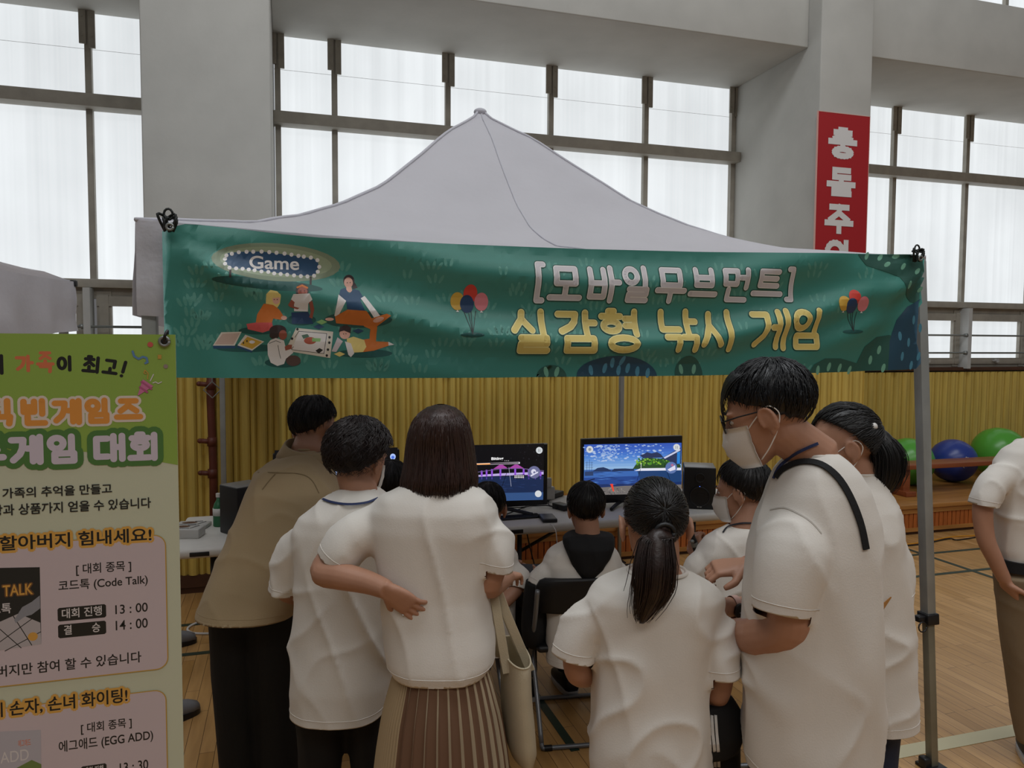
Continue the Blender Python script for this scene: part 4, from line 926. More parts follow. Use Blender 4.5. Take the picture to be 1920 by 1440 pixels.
for k, (pts, lab) in enumerate((([(940, 958), (965, 945), (1000, 948), (1030, 952), (1052, 956)], 'black cable running from the night monitor to the power adapter'), ([(955, 940), (985, 932), (1000, 945), (975, 955), (945, 950), (965, 940), (1010, 938)], 'looped black cable under the night scene monitor'), ([(945, 966), (970, 960), (985, 950), (1005, 944)], 'short black cable in front of the night monitor'), ([(1029, 915), (1034, 930), (1028, 945), (1045, 955)], 'thin black cable hanging over the power strip'), ([(1275, 945), (1290, 936), (1310, 935)], 'black cable between the blue screen and the speaker'))):
    cable([tz(*p)+UP*(.012*(i % 2)) for i, p in enumerate(pts)], .0035, CBL, lab, 'black cables on the right table')
p = tz(1031, 983, TTOP+.012); cable([p, p+np.array([.0, -.06, 0]), p+np.array([.0, -.11, -.05]), p+np.array([.01, -.10, -.3]), p+np.array([-.05, -.05, -.55])], .0025, CBW, 'thin white cable hanging from the power bank over the table edge')
# snack packs and bottle on the left end
for k, (px, py, hh, lab) in enumerate(((362, 982, .022, 'printed white pack on the left table end, the one nearer the wall'), (348, 1000, .05, 'printed white pack on the left table end, the thicker one in front'))):
    c = onZ(px, py+6, TTOP); t = thing('snack_pack', (c[0], c[1], TTOP), lab, 'pack', 'printed packs on the left table'); t.rotation_euler = (0, 0, R(-14))
    b = MB(); b.rbox((-.085, -.05, .0), (.085, .05, hh), .006); o = b.build('box', mat('pack_white', 'b9b8b4', .4), None, smooth='auto'); o.parent = t
    b = MB(); z = hh+.0006; b.add([(x, y, z) for x, y in disc((-.02, .008), .04, 16, .022, .2)], [list(range(16))]); o = b.build('brown_picture', mat('pack_brown', '4e2f28', .4), None); o.parent = t
    b = MB()
    for q in (((.035, -.03), (.06, .03)), ((-.06, -.035), (.03, -.028)), ((.0, .035), (.04, .04))): b.tube([(*q[0], z), (*q[1], z)], .002, 5)
    o = b.build('print_lines', INK, None); o.parent = t
c = onZ(411, 986, TTOP); c = c-np.array([.02, .1, 0]); t = thing('water_bottle', (c[0]+.02, c[1]+.1, TTOP), 'small green labelled bottle behind the left speaker', 'bottle')
b = MB(); b.loft([ell((c[0]+.02, c[1]+.1, TTOP+z), np.array([1, 0, 0]), np.array([0, 1, 0]), r, r, 18, 2) for z, r in ((0, .028), (.004, .031), (.10, .031), (.125, .024), (.145, .012), (.16, .012))]); b.build('bottle', mat('green_bottle', '2c6b45', .3), t, smooth=True)
b = MB(); b.loft([ell((c[0]+.02, c[1]+.1, TTOP+z), np.array([1, 0, 0]), np.array([0, 1, 0]), .032, .032, 18, 2) for z in (.06, .10)]); b.build('label_band', WHITEP, t, smooth=True)
b = MB(); b.tube([(c[0]+.02, c[1]+.1, TTOP+.16), (c[0]+.02, c[1]+.1, TTOP+.18)], .015, 14); b.build('cap', WHITEP, t, smooth='auto')

# ================================================================== BENCH AND EXERCISE BALLS ON THE LEDGE
BW = mat('bench_wood', '8a4a2a', .38, .1, 40, .15, 5, stretch=(1, 8, 8)); LZ = .285
t = thing('balance_bench', (6.4, 5.85, LZ), 'long low red-brown wooden bench on the ledge in front of the exercise balls', 'bench')
b = MB(); b.rbox((5.05, 5.72, .545), (8.9, 5.97, .59), .006); b.build('plank', BW, t, smooth='auto')
for x in (5.75, 8.4):
    b = MB(); b.rbox((x-.04, 5.76, LZ), (x+.04, 5.93, .545), .006); b.rbox((x-.06, 5.70, LZ), (x+.06, 5.99, LZ+.05), .006); b.build('leg', BW, t, smooth='auto')
GB = mat('ball_green', '57a83c', .28); BB = mat('ball_blue', '2b3f8e', .3)
def ball(px, py, y, r, mt, label):
    c = onY(px, py, y); zc = LZ+r*.96; t = MB()
    t.ball((0, 0, 0), (r, r, r*.97), 40, 26); t.v = [tuple(np.array(p)*(1+.004*math.sin(p[2]/r*22))) for p in t.v]
    o = t.build('exercise_ball', mt, None, smooth=True, label=label, cat='ball', group='exercise balls behind the bench'); o.location = (c[0], y, zc); o.rotation_euler = (R(35), R(20), 0)
    b = MB(); b.tube([(0, -r*.99, 0), (0, -r*1.004, 0)], .012, 10); q = b.build('plug', mt, None); q.parent = o; q.rotation_euler = (0, 0, R(30))
    return o
ball(1704, 870, 6.25, .25, GB, 'green exercise ball behind the right tent leg')
o = ball(1786, 890, 6.25, .235, BB, 'blue exercise ball with white lettering between two green balls')
A = Art(); 
for k, ch in enumerate('ASTAR'): typed(A, ch, -.062+k*.026, -.016, -.040+k*.026, WHITEP, z1=.016, off=.02)
bm = A.bmesh(.008); mb = MB(); bm.verts.index_update(); r = .2375
mb.v = [(lambda a, h: (r*math.sin(a)*math.cos(h), -r*math.cos(a)*math.cos(h), r*math.sin(h)*.97))(v.co.x/r, v.co.z/r) for v in bm.verts]; mb.f = [[v.index for v in f.verts] for f in bm.faces]; bm.free()
q = mb.build('lettering', WHITEP, None); q.parent = o
o.rotation_euler = (0, 0, 0); q.rotation_euler = (R(-12), R(-68), R(-8))
ball(1873, 870, 6.3, .285, GB, 'large green exercise ball beside the person in khaki trousers'); ball(1962, 870, 6.35, .24, BB, 'blue exercise ball cut off by the right edge of the photo')
# floor cables
cable([onZ(1600, 1030, .006), onZ(1690, 1022, .006), onZ(1745, 1014, .006), onZ(1790, 1006, .006), onZ(1870, 1003, .006)], .006, mat('yellow_cable', 'c98a1e', .5), 'yellow cable on the floor in front of the ledge'); cable([onZ(1620, 1025, .006), onZ(1700, 1023, .006), onZ(1740, 1018, .006), onZ(1780, 1010, .006), onZ(1800, 1012, .006), onZ(1870, 1000, .006)], .006, CBL, 'black cable on the floor beside the yellow one')
cable([onZ(400, 1164, .006), onZ(372, 1167, .006), onZ(352, 1178, .006), onZ(362, 1187, .006), onZ(400, 1188, .006)], .007, CBW, 'looped white cable on the floor behind the beige shirted man')
for k, (pts, lab) in enumerate((([(975, 1170), (1000, 1150), (1030, 1160), (1010, 1180), (985, 1160)], 'tangle of black cable on the floor under the right table'), ([(955, 1150), (985, 1140), (1015, 1150), (1040, 1140)], 'black cable on the floor nearest the table leg'), ([(1040, 1060), (1120, 1068), (1185, 1058), (1260, 1070)], 'black cable on the floor beneath the blue screen'))):
    cable([onZ(*p, .008) for p in pts], .006, CBL, lab, 'black cables on the floor')
c = onY(1000, 1000, TYF+.2); cable([(c[0]-.02, TYF+.3, TTOP-.06), (c[0]+.03, TYF+.28, .45), (c[0]+.12, TYF+.2, .12), (c[0]+.2, TYF+.1, .006)], .004, CBL, 'black cable hanging down behind the right table edge')

# ================================================================== FOLDING CHAIRS
CH = mat('chair_vinyl', '0f0f11', .5, .2, 200); CT = mat('chair_tube', '7d7f82', .35, metal=.5)
chair0 = thing('folding_chair', (0, 0, 0), 'x', 'chair', 'black folding chairs in front of the tables')
def crv(pts, r=.011): b = MB(); b.tube(spline(pts, 5), r, 10); return b
b = MB()
for i in range(13):
    pass
bk = []
for z, ww, in ((.63, .2), (.64, .212), (.70, .216), (.76, .212), (.79, .195), (.80, .17)):
    bk.append([(x*ww, -.06-.02*(z-.6)*4+.035*x*x+dy, z) for x, dy in ((-1, 0), (-.6, -.004), (0, -.006), (.6, -.004), (1, 0), (1, .016), (.6, .02), (0, .02), (-.6, .02), (-1, .016))])
b = MB(); b.loft(bk); b.build('backrest', CH, chair0, smooth=True)
b = MB(); b.rbox((-.2, -.02, .425), (.2, .36, .46), .016, seg=3); b.build('seat', CH, chair0, smooth='auto')
for s in (-1, 1):
    crv([(s*.215, -.085, .76), (s*.215, -.03, .6), (s*.215, .08, .40), (s*.215, .33, .04)]).build('front_leg', CT, chair0, smooth=True)
    crv([(s*.195, .18, .42), (s*.195, .05, .25), (s*.195, -.1, .03)]).build('rear_leg', CT, chair0, smooth=True)
b = MB(); b.tube(spline([(-.215, .33, .04), (-.205, .345, .013), (-.17, .35, .012), (.17, .35, .012), (.205, .345, .013), (.215, .33, .04)], 4), .011, 10); b.build('front_bar', CT, chair0, smooth=True)
b = MB(); b.tube(spline([(-.195, -.1, .03), (-.19, -.11, .013), (-.16, -.115, .012), (.16, -.115, .012), (.19, -.11, .013), (.195, -.1, .03)], 4), .011, 10); b.build('rear_bar', CT, chair0, smooth=True)
for s in (-1, 1):
    b = MB(); b.tube([(s*.185, -.115, .012), (s*.15, -.115, .012)], .014, 10); b.build('foot_cap', BLKP, chair0, smooth='auto')
cs = [(onZ(1103, 1402, 0), 8, 'folding chair under the boy with the black hood'), (onZ(1405, 1440, 0), 12, 'folding chair under the boy at the right speaker'), (onZ(905, 1350, 0), 0, 'folding chair hidden behind the long haired woman, under the player with the phone'), (onZ(735, 1385, 0), -5, 'folding chair between the two women, under the half hidden player')]
CHAIRS = []; cs[2] = ((.765, 3.2, 0),)+cs[2][1:]; cs[3] = ((.29, 3.18, 0),)+cs[3][1:]
for k, (c, rot, lab) in enumerate(cs):
    o = chair0 if k == 0 else dup(chair0, (0, 0, 0)); o.location = (c[0], c[1]+.115, 0); o.rotation_euler = (0, 0, -R(rot)); o.scale = (.96, .96, .91); o['label'] = lab; CHAIRS.append((c[0], c[1]+.115))

# ================================================================== PEOPLE
def V(r, u, f): return CR*r+UP*u+CF*f            # vector: right, up, away as seen from the camera
def unit(v): return np.array(v, float)/np.linalg.norm(v)
def smooth01(t): t = min(1, max(0, t)); return t*t*(3-2*t)
def headframe(yaw, pitch, roll=0):
    y, p = R(yaw), R(pitch)
    f = np.array([math.sin(y)*math.cos(p), math.cos(y)*math.cos(p), -math.sin(p)]); r = np.array([math.cos(y), -math.sin(y), 0]); u = np.cross(r, f)
    c, s = math.cos(R(roll)), math.sin(R(roll)); r, u = c*r+s*u, -s*r+c*u
    return np.array([r, f, u]).T
def hand(mb, w, d, n, side=1, s=1.0, curl=(25, 30, 34, 40), thumb=(.6, .7, .35)):
    """palm, four bent fingers of unequal length, thumb from the side of the palm"""
    d = unit(d); n = unit(n-d*(np.array(n)@d)); t = np.cross(d, n)*side
    mb.loft([ell(w+d*x*s, t, n, a*s, b*s, 16, 2.6) for x, a, b in ((-.02, .026, .019), (.0, .027, .018), (.025, .035, .016), (.055, .041, .014), (.082, .040, .012), (.09, .034, .009))])
    for k, (o, l) in enumerate(((.030, .070), (.0105, .079), (-.0095, .074), (-.029, .058))):
        p = w+(d*.08+t*o)*s; a = R(curl[k]*.55); pts = [p-d*.014*s, p]; fan = t*(o*2.6)
        for seg, add in ((.44, 1.0), (.31, 1.15), (.25, .8)):
            v = unit(math.cos(a)*(d+fan)+math.sin(a)*n); p = p+v*l*seg*s; pts.append(p); a += R(curl[k]*add)
        mb.tube(pts, [x*s for x in (.0084, .0086, .0082, .0076, .0058)], 10)
    p = w+(d*.022+t*.028)*s; v = unit(d*thumb[0]+t*thumb[1]+n*thumb[2]); q = p+v*.042*s; v2 = unit(d*.95+t*.15+n*.35)
    mb.tube([p-v*.02*s, p, q, q+v2*.018*s, q+v2*.032*s], [x*s for x in (.012, .0135, .0105, .0095, .0068)], 10)
def head_shape(mb, M, c, s, earx=.079):
    T = lambda p: c+M@(np.array(p)*s)
    X, Y = M[:, 0], M[:, 1]
    mb.ball(c+M@np.array([0, -.012, .032])*s, (.076*s, .096*s, .086*s), 24, 16, M=M)
    mb.loft([ell(T((0, y, z)), X, Y, a*s, b*s, 24, 2.2) for z, y, a, b in ((.06, .012, .06, .07), (.02, .016, .067, .078), (-.02, .022, .066, .074), (-.055, .03, .060, .062), (-.085, .042, .048, .05), (-.108, .056, .032, .034), (-.118, .062, .018, .02))])
    mb.loft([ell(T((0, y, z)), X, Y, a*s, b*s, 12, 2) for z, y, a, b in ((.018, .088, .007, .01), (-.01, .098, .010, .012), (-.032, .106, .015, .014), (-.042, .102, .016, .012), (-.047, .096, .01, .008))])
    for sx in (-1, 1):
        mb.ball(T((sx*.032, .083, .026)), (.022*s, .01*s, .007*s), 12, 8, M=M)
        mb.ball(T((sx*.038, .062, -.022)), (.02*s, .015*s, .016*s), 12, 8, M=M)
        E = M@np.array([[1, -.25*sx, 0], [.25*sx, 1, .2], [0, -.2, 1]]); o = T((sx*earx, -.008, -.008))
        mb.ball(o, (.008*s, .019*s, .031*s), 14, 10, M=E)
        mb.tube([o+E@np.array([sx*.005, .003+.017*math.cos(k), .004+.028*math.sin(k)])*s for k in np.linspace(-.6, 4.3, 12)], .0048*s, 8)
        mb.ball(o+E@np.array([0, .006, -.026])*s, (.007*s, .01*s, .011*s), 10, 8)
    mb.ball(T((0, .088, -.066)), (.024*s, .01*s, .005*s), 14, 8, M=M); mb.ball(T((0, .086, -.077)), (.021*s, .01*s, .006*s), 14, 8, M=M)
def cap(M, c, s, rad=(.087, .105, .098), ctr=(0, -.012, .032), pole=(0, -.3, 1), edge=((0, 70), (60, 85), (95, 96), (130, 115), (180, 128)), n=420, lift=.005, rough=.02, curl=0, seed=1, fringe=None, thin=.86, sr=.0011, whorl=14, taper=.11):
    """hair shell spreading from a pole, clumped and covered with single locks"""
    mb = MB(); p = unit(pole); e1 = unit(np.array([0, 1, 0])-p*p[1]); e2 = np.cross(e1, p); rad = np.array(rad); ctr = np.array(ctr)
    rn = random.Random(seed)
    def am(az): return R(float(np.interp(abs((math.degrees(az)+180) % 360-180), [q[0] for q in edge], [q[1] for q in edge])))
    def S(az, a, k=1.0):
        d = math.cos(a)*p+math.sin(a)*(math.cos(az)*e1+math.sin(az)*e2); return c+M@((ctr+rad*d*k)*s)
    NA, NT = 72, 18; vs = []
    for inner in (0, 1):
        for j in range(NT+1):
            for i in range(NA):
                az = 2*math.pi*i/NA; jag = 1+.05*noise.noise(Vector((i*.9, seed, 0))); a = am(az)*jag*(max(j, .15)/NT)
                k = thin-.08*(j/NT) if inner else 1+rough*noise.noise(Vector((math.cos(az)*3.2, math.sin(az)*3.2, a*1.2+seed)))+rough*.7*noise.noise(Vector((i*.7, j*.22, seed)))-taper*(j/NT)**3
                vs.append(S(az+R(whorl)*math.sin(a), a, k))
    fs = []; o = (NT+1)*NA
    for b in (0, 1):
        for j in range(NT):
            for i in range(NA):
                q = (b*o+j*NA+i, b*o+j*NA+(i+1) % NA, b*o+(j+1)*NA+(i+1) % NA, b*o+(j+1)*NA+i); fs.append(q if b == 0 else q[::-1])
    for i in range(NA): fs.append((NT*NA+i, NT*NA+(i+1) % NA, o+NT*NA+(i+1) % NA, o+NT*NA+i))
    fs.append(tuple(range(NA))[::-1]); mb.add(vs, fs)
    for k in range(n):
        az = rn.uniform(0, 6.283); A0 = am(az); a0 = A0*rn.uniform(.02, .8); a1 = min(A0*1.06, a0+R(rn.uniform(25, 60))); ph = rn.uniform(0, 6); pts = []
        for q in range(6):
            t = q/5; a = a0+(a1-a0)*t; zz = az+.10*math.sin(ph+t*2)+curl*.25*math.sin(ph+t*9)
            l = 1+(lift*(.35+rn.uniform(0, .5))*t*(1.6-t)+.0015)/.09+curl*.045*(1+math.cos(ph+t*9))-taper*min(1.1, a/A0)**3*.9
            pts.append(S(zz+R(whorl)*math.sin(a), a, l))
        mb.tube(pts, [sr*s*x for x in (.5, 1, 1, 1, .8, .2)], 4)
    if fringe:
        for k in range(fringe[0]):
            az = R(rn.uniform(-fringe[1], fringe[1])); a1 = am(az); pts = [S(az+.1*q, a1*(.55+.1*q)+R(fringe[2])*max(0, q-3)/3, 1.02+.025*math.sin(q)) for q in range(8)]
            mb.tube(pts, [sr*1.3*s*x for x in (.5, 1, 1, 1, 1, .9, .7, .2)], 4)
    return mb
def tail(path, rad, n=160, seed=2, flat=1.0, spread=.25, sr=.0011):
    mb = MB(); P = spline(path, 5); Rr = np.interp(np.linspace(0, 1, len(P)), np.linspace(0, 1, len(rad)), rad); mb.tube(P, Rr*.92, 18, flat=flat); rn = random.Random(seed)
    for k in range(n):
        th = rn.uniform(0, 6.283); rr = rn.uniform(.75, 1.0+spread*.4); i0 = rn.randrange(0, max(1, len(P)//3)); i1 = rn.randrange(len(P)*2//3, len(P)); pts = []; x = unit(CR); y = CF; ex = rn.gauss(0, .006)
        for i in range(i0, i1+1, 2):
            u = (i-i0)/max(1, i1-i0); pts.append(P[i]+(x*math.cos(th)+y*math.sin(th)*flat)*max(Rr[i], .006)*rr+x*ex*u*u)
        if len(pts) > 2: mb.tube(pts, [sr*(.4+.6*math.sin(math.pi*min(1, (q+.6)/len(pts)))) for q in range(len(pts))], 4)
    return mb
def mask(M, c, s, parent):
    mb = MB(); T = lambda p: c+M@(np.array(p)*s); vs = []; NA, NZ = 22, 8
    for k in (0, 1):
        for j in range(NZ+1):
            z = -.008-.105*j/NZ; w_ = math.sin(math.pi*min(1, (j+.9)/(NZ+1.4)))
            for i in range(NA+1):
                az = R(-66+132*i/NA); a = .069-.016*(j/NZ)**2+.002; b = .098+.022*w_*math.cos(az)**3-.012*(j/NZ)**3; q = 1-.02*k
                fold_ = .0018*math.sin(j*2.6)*(1 if 1 < j < NZ else 0)
                vs.append(T((a*q*math.sin(az), .008+(b+fold_)*q*math.cos(az), z)))
    o = (NZ+1)*(NA+1); n = NA+1; fs = []
    for j in range(NZ):
        for i in range(NA):
            q = (j*n+i, j*n+i+1, (j+1)*n+i+1, (j+1)*n+i); fs += [q, tuple(o+x for x in q[::-1])]
    bd = [i for i in range(n)]+[j*n+NA for j in range(1, NZ+1)]+[NZ*n+i for i in range(NA-1, -1, -1)]+[j*n for j in range(NZ-1, 0, -1)]
    for a, b in zip(bd, bd[1:]+bd[:1]): fs.append((a, b, o+b, o+a))
    mb.add(vs, fs); mk = mb.build('face_mask', MASKM, parent, smooth=True)
    for sx in (-1, 1):
        lp = MB(); lp.tube(spline([T((sx*.063, .046, -.016)), T((sx*.076, .02, .006)), T((sx*.084, -.012, .026)), T((sx*.084, -.032, .004)), T((sx*.079, -.018, -.032)), T((sx*.072, .012, -.07)), T((sx*.055, .040, -.096))], 5), 0.0015*s, 6)
        lp.build('ear_loop', MASKM, mk, smooth=True); return mk
def glasses(M, c, s, parent):
    mb = MB(); T = lambda p: c+M@(np.array(p)*s); ln = MB()
    for sx in (-1, 1):
        q = [T((sx*.034+.026*math.cos(t), .108-.006*abs(math.cos(t)+sx)*.5, .006+.022*math.sin(t))) for t in np.linspace(0, 6.283, 19)]; mb.tube(q, .0022*s, 8); ln.add(q[:-1], [tuple(range(18))])
        mb.tube([T((sx*.06, .104, .014)), T((sx*.074, .06, .018)), T((sx*.081, .0, .018)), T((sx*.082, -.03, .002))], .002*s, 6)
    mb.tube([T((-.008, .108, .012)), T((0, .112, .015)), T((.008, .108, .012))], .0018*s, 6)
    g = mb.build('glasses', BLKP, parent, smooth=True)
    lm = MATS.get('lens')
    if lm is None:
        lm = bpy.data.materials.new('lens'); lm.use_nodes = True; nt = lm.node_tree; tr = nt.nodes.new('ShaderNodeBsdfTransparent'); gl = nt.nodes.new('ShaderNodeBsdfGlossy'); gl.inputs['Roughness'].default_value = .03; mx = nt.nodes.new('ShaderNodeMixShader'); mx.inputs[0].default_value = .15
        nt.links.new(tr.outputs[0], mx.inputs[1]); nt.links.new(gl.outputs[0], mx.inputs[2]); nt.links.new(mx.outputs[0], nt.nodes['Material Output'].inputs[0]); MATS['lens'] = lm
    ln.build('lens', lm, g)
def wrinkle(amp, zh, top=None, seed=0, vert=1.0):
    """long folds that hang from the shoulders, a few soft diagonal creases"""
    def f(p):
        x, y, z = p.x, p.y, p.z; w_ = .35+.65*smooth01((z-zh)/.2)
        q = noise.noise(Vector((x*1.7+seed, y*1.7, z*1.6)))
        n1 = noise.noise(Vector((x*6.5+seed+z*1.1*q, y*6.5, z*.9)))
        r = 1-abs(noise.noise(Vector((x*7+seed*2+z*2.4, y*7, z*1.5)))); n2 = r**6-.2
        r = 1-abs(noise.noise(Vector((x*5-z*4.5+seed, y*5, z*5+x*2)))); n3 = (r**7-.15)*max(0, .2+q*2)
        return amp*w_*(.75*n1+.55*n2+.75*n3)
    return f
def trim(me, co, out, band=.022, cen=None, rad=None, keep=None):
    """cut a garment clean at a hem plane and press a stitch line a little above it"""
    bm = bmesh.new(); bm.from_mesh(me); co = Vector(co); out = Vector(out).normalized()
    def pick():
        fs = []
        for f in bm.faces:
            m_ = f.calc_center_median(); h = (m_-co).dot(out)
            if h < -.09: continue
            if cen is not None:
                v = m_-Vector(cen); rr = v-out*v.dot(out)
                if rr.length > rad*1.3 or abs(v.dot(out)) > .09: continue
                if keep is not None and keep.find_nearest(m_, .02)[0] is not None: continue
                if f.normal.dot(rr) < -.1*rr.length and f.normal.dot(out) < .55: continue
            fs.append(f)
        return fs
    def bis(c_, clear):
        fs = pick(); return bmesh.ops.bisect_plane(bm, geom=list({v for f in fs for v in f.verts})+list({q for f in fs for q in f.edges})+fs, plane_co=c_, plane_no=out, dist=1e-6, clear_outer=clear)
    g = bis(co, True); rim = [x for x in g['geom_cut'] if isinstance(x, bmesh.types.BMEdge) and x.is_valid]
    rim = [x for x in bm.edges if x.is_boundary and abs((x.verts[0].co-co).dot(out)) < 1e-4 and abs((x.verts[1].co-co).dot(out)) < 1e-4]
    if rim:
        ex = bmesh.ops.extrude_edge_only(bm, edges=rim); vs = [v for v in ex['geom'] if isinstance(v, bmesh.types.BMVert)]
        c0 = sum((v.co for v in vs), Vector())/max(1, len(vs))
        for v in vs: d = (c0-v.co); d -= out*d.dot(out); v.co += d.normalized()*.004-out*.012
    bm.to_mesh(me); bm.free()
def person(sp):
    D = sp['D']; s = sp.get('hs', 1.0); M = headframe(*sp['face']); hx, hy, hd = sp['head']; hc = W(hx, hy, hd)
    rings = [(r+(D,))[:5] if len(r) == 4 else r for r in sp['tee']]
    def ring(py, pl, pr, b, d, k=1.0, grow=0, n=36, p=2.4):
        c = W((pl+pr)/2, py, d); a = (pr-pl)/2*PXM(d); return ell(c, CR, CF, a*k+grow, b*k+grow, n, p)
    mb = MB()
    head_shape(mb, M, hc, s, sp.get('earx', .079))
    core = [ring(*r, k=.80) for r in rings]
    if sp.get('pelvis') is not None: core.append(ell(sp['pelvis'], CR, CF, .13, .1, 36, 2.4))
    mb.loft(core)
    c0 = W((rings[0][1]+rings[0][2])/2, rings[0][0], rings[0][4])
    mb.tube([c0-UP*.07, c0, hc+M@np.array([0, -.02, -.05])*s, hc+M@np.array([0, -.015, .02])*s], [.068*s, .06*s, .056*s, .05*s], 20)
    for arm in sp.get('arms', []):
        pts = [W(*q[:3]) for q in arm['p']]; rr = [q[3] for q in arm['p']]; cc = W((rings[4][1]+rings[4][2])/2, rings[4][0], rings[4][4]); u = cc-pts[0]; pts[0] = pts[0]+u/np.linalg.norm(u)*.05-UP*.025
        P = spline(pts, 5); rr = np.interp(np.linspace(0, 1, len(P)), np.linspace(0, 1, len(rr)), rr); mb.tube(P, rr, 16)
        dd = arm.get('d', pts[-1]-pts[-2]); hand(mb, pts[-1], dd, arm.get('n', V(0, -1, .3)), arm.get('side', 1), sp.get('hsz', s), arm.get('curl', (25, 30, 34, 40)))
    for leg in sp['legs']:
        pts = [np.array(q[:3]) for q in leg]; rr = [q[3]*.72 for q in leg]
        mb.tube(spline(pts, 4), np.interp(np.linspace(0, 1, 4*(len(pts)-1)+1), np.linspace(0, 1, len(rr)), rr), 16)
        a = pts[-1]; fd = sp.get('toes', CF); mb.tube([a-fd*.05-UP*(a[2]-.045), a+fd*.05-UP*(a[2]-.045), a+fd*.15-UP*(a[2]-.035)], [.034*s, .036*s, .026*s], 12)
    me = fuse(mb, sp.get('vox', .0065), 3 if sp.get('vox', .0065) > .004 else 4); me.materials.append(sp.get('skin', SKIN))
    root = put('person', me, None, True, label=sp['label'], cat='person')
    for sx in (-1, 1):
        e = MB(); o = hc+M@np.array([sx*.031, .078, .004])*s; e.ball(o, (.013*s, .0115*s, .0075*s), 12, 8, 0, M); e.ball(o+M@np.array([0, .0062, 0])*s, .0066*s, 10, 8, 1)
        e.build('eye', [mat('eye_white', 'b9aea4', .3), mat('eye_dark', '1a1210', .2)], root, smooth=True)
    for sx in (-1, 1): b_ = MB(); b_.tube([hc+M@np.array([sx*x, y, z])*s for x, y, z in ((.014, .095, .026), (.032, .094, .031), (.05, .082, .027))], [.0025, .0035, .0015], 6); b_.build('eyebrow', HAIRM, root, smooth=True)
    # top
    tb = MB(); low = [] if sp.get('tucked') else [[q-UP*.035 for q in ring(*rings[-1])]]; tb.loft([ring(*r) for r in rings]+low); ends = []
    for sl in sp.get('sleeves', []):
        q0 = [W(*q[:3]) for q in sl]; r0 = [q[3] for q in sl]; cc = W((rings[4][1]+rings[4][2])/2, rings[4][0], rings[4][4]); u = cc-q0[0]; u = u/np.linalg.norm(u)
        q0[0] = q0[0]+u*r0[0]*.55-UP*r0[0]*.22; r0[0] *= .84; q0[1] = q0[1]+u*r0[1]*.06
        P = spline(q0, 4); rr = np.interp(np.linspace(0, 1, len(P)), np.linspace(0, 1, len(sl)), r0); ue = unit(P[-1]-P[-3]); ends.append((P[-1], ue, r0[-1])); tb.tube(P+[P[-1]+ue*.02], list(rr)+[r0[-1]], 22, flat=.9)
    zh = W(0, 0, 1)[2]*0+W((rings[-1][1]+rings[-1][2])/2, rings[-1][0], rings[-1][4])[2]
    me = fuse(tb, .008, 6, wrinkle(sp.get('amp', .010)*1.5, zh, seed=sp.get('seed', 0)))
    kb = MB(); kb.loft([ring(*r) for r in rings]); kb = BVHTree.FromPolygons([Vector(q) for q in kb.v], kb.f)
    for (pe, ue, re_) in ends: trim(me, pe, ue, .02, pe, re_, kb)
    if not sp.get('tucked'): trim(me, W((rings[-1][1]+rings[-1][2])/2, rings[-1][0], rings[-1][4]), -UP, .022)
    hb = MB()
    nr = ring(*rings[0], grow=-.004); nr2 = [q+UP*.0 for q in nr]; hb.tube(nr2+[nr2[0]], sp.get('rib', .0055), 8, cap=False)
    hb2 = hb.mesh('tmp'); bmj = bmesh.new(); bmj.from_mesh(me); bmj.from_mesh(hb2); bmj.to_mesh(me); bmj.free(); bpy.data.meshes.remove(hb2)
    me.materials.append(sp.get('top', SHIRT)); top = put(sp.get('topname', 't_shirt'), me, root, True)
    # stitched hems, laid on the cloth
    tree = BVHTree.FromPolygons([v.co for v in me.vertices], [list(p.vertices) for p in me.polygons])
    loops = [(pe-ue*.022, unit(np.cross(ue, CF)), None, re_, ue) for pe, ue, re_ in ends]
    if not sp.get('tucked'): loops.append((W((rings[-1][1]+rings[-1][2])/2, rings[-1][0], rings[-1][4])+UP*.024, CR, CF, (rings[-1][2]-rings[-1][1])/2*PXM(rings[-1][4]), UP))
    for cen, u_, v_, rad_, ax in loops:
        v_ = np.cross(ax, u_) if v_ is None else v_; run = []
        for k in range(73):
            t = 2*math.pi*k/72; dr = u_*math.cos(t)+v_*math.sin(t); h = tree.ray_cast(Vector(cen+dr*rad_*1.7), Vector(-dr), rad_*1.65)
            ok = h[0] is not None and np.linalg.norm(np.array(h[0])-cen) < rad_*1.35
            if ok: run.append(np.array(h[0])+dr*.0002)
            if (not ok or k == 72) and run:
                if len(run) > 6: st = MB(); st.tube(run, .0011, 5); st.build('hem_stitching', sp.get('top', SHIRT), top, True)
                run = []
    # trousers
    if sp.get('pants'):
        pb = MB()
        for leg in sp['legs']:
            pts = [np.array(q[:3]) for q in leg]; rr = [q[3] for q in leg]; pb.tube(spline(pts, 4), np.interp(np.linspace(0, 1, 4*(len(pts)-1)+1), np.linspace(0, 1, len(rr)), rr), 20)
        h = [np.array(l[0][:3]) for l in sp['legs']]; mid = (h[0]+h[-1])/2; dist = np.linalg.norm(h[0]-h[-1])/2+sp['legs'][0][0][3]*.75
        pb.loft([ell(mid+UP*z, CR, CF, dist*k, max(.10, sp['legs'][0][0][3]*1.15)*k, 30, 2.4) for z, k in ((-.06, .9), (0, .98), (.05, .9), (.08, .8))])
        pm = fuse(pb, .0095, 4, wrinkle(.006, -9, seed=sp.get('seed', 0)+5)); pm.materials.append(sp['pants']); root['_p'] = 1; tr = put('trousers', pm, root, True)
        del root['_p']; sp['_pants'] = tr
    # shoes
    fd = sp.get('toes', CF)
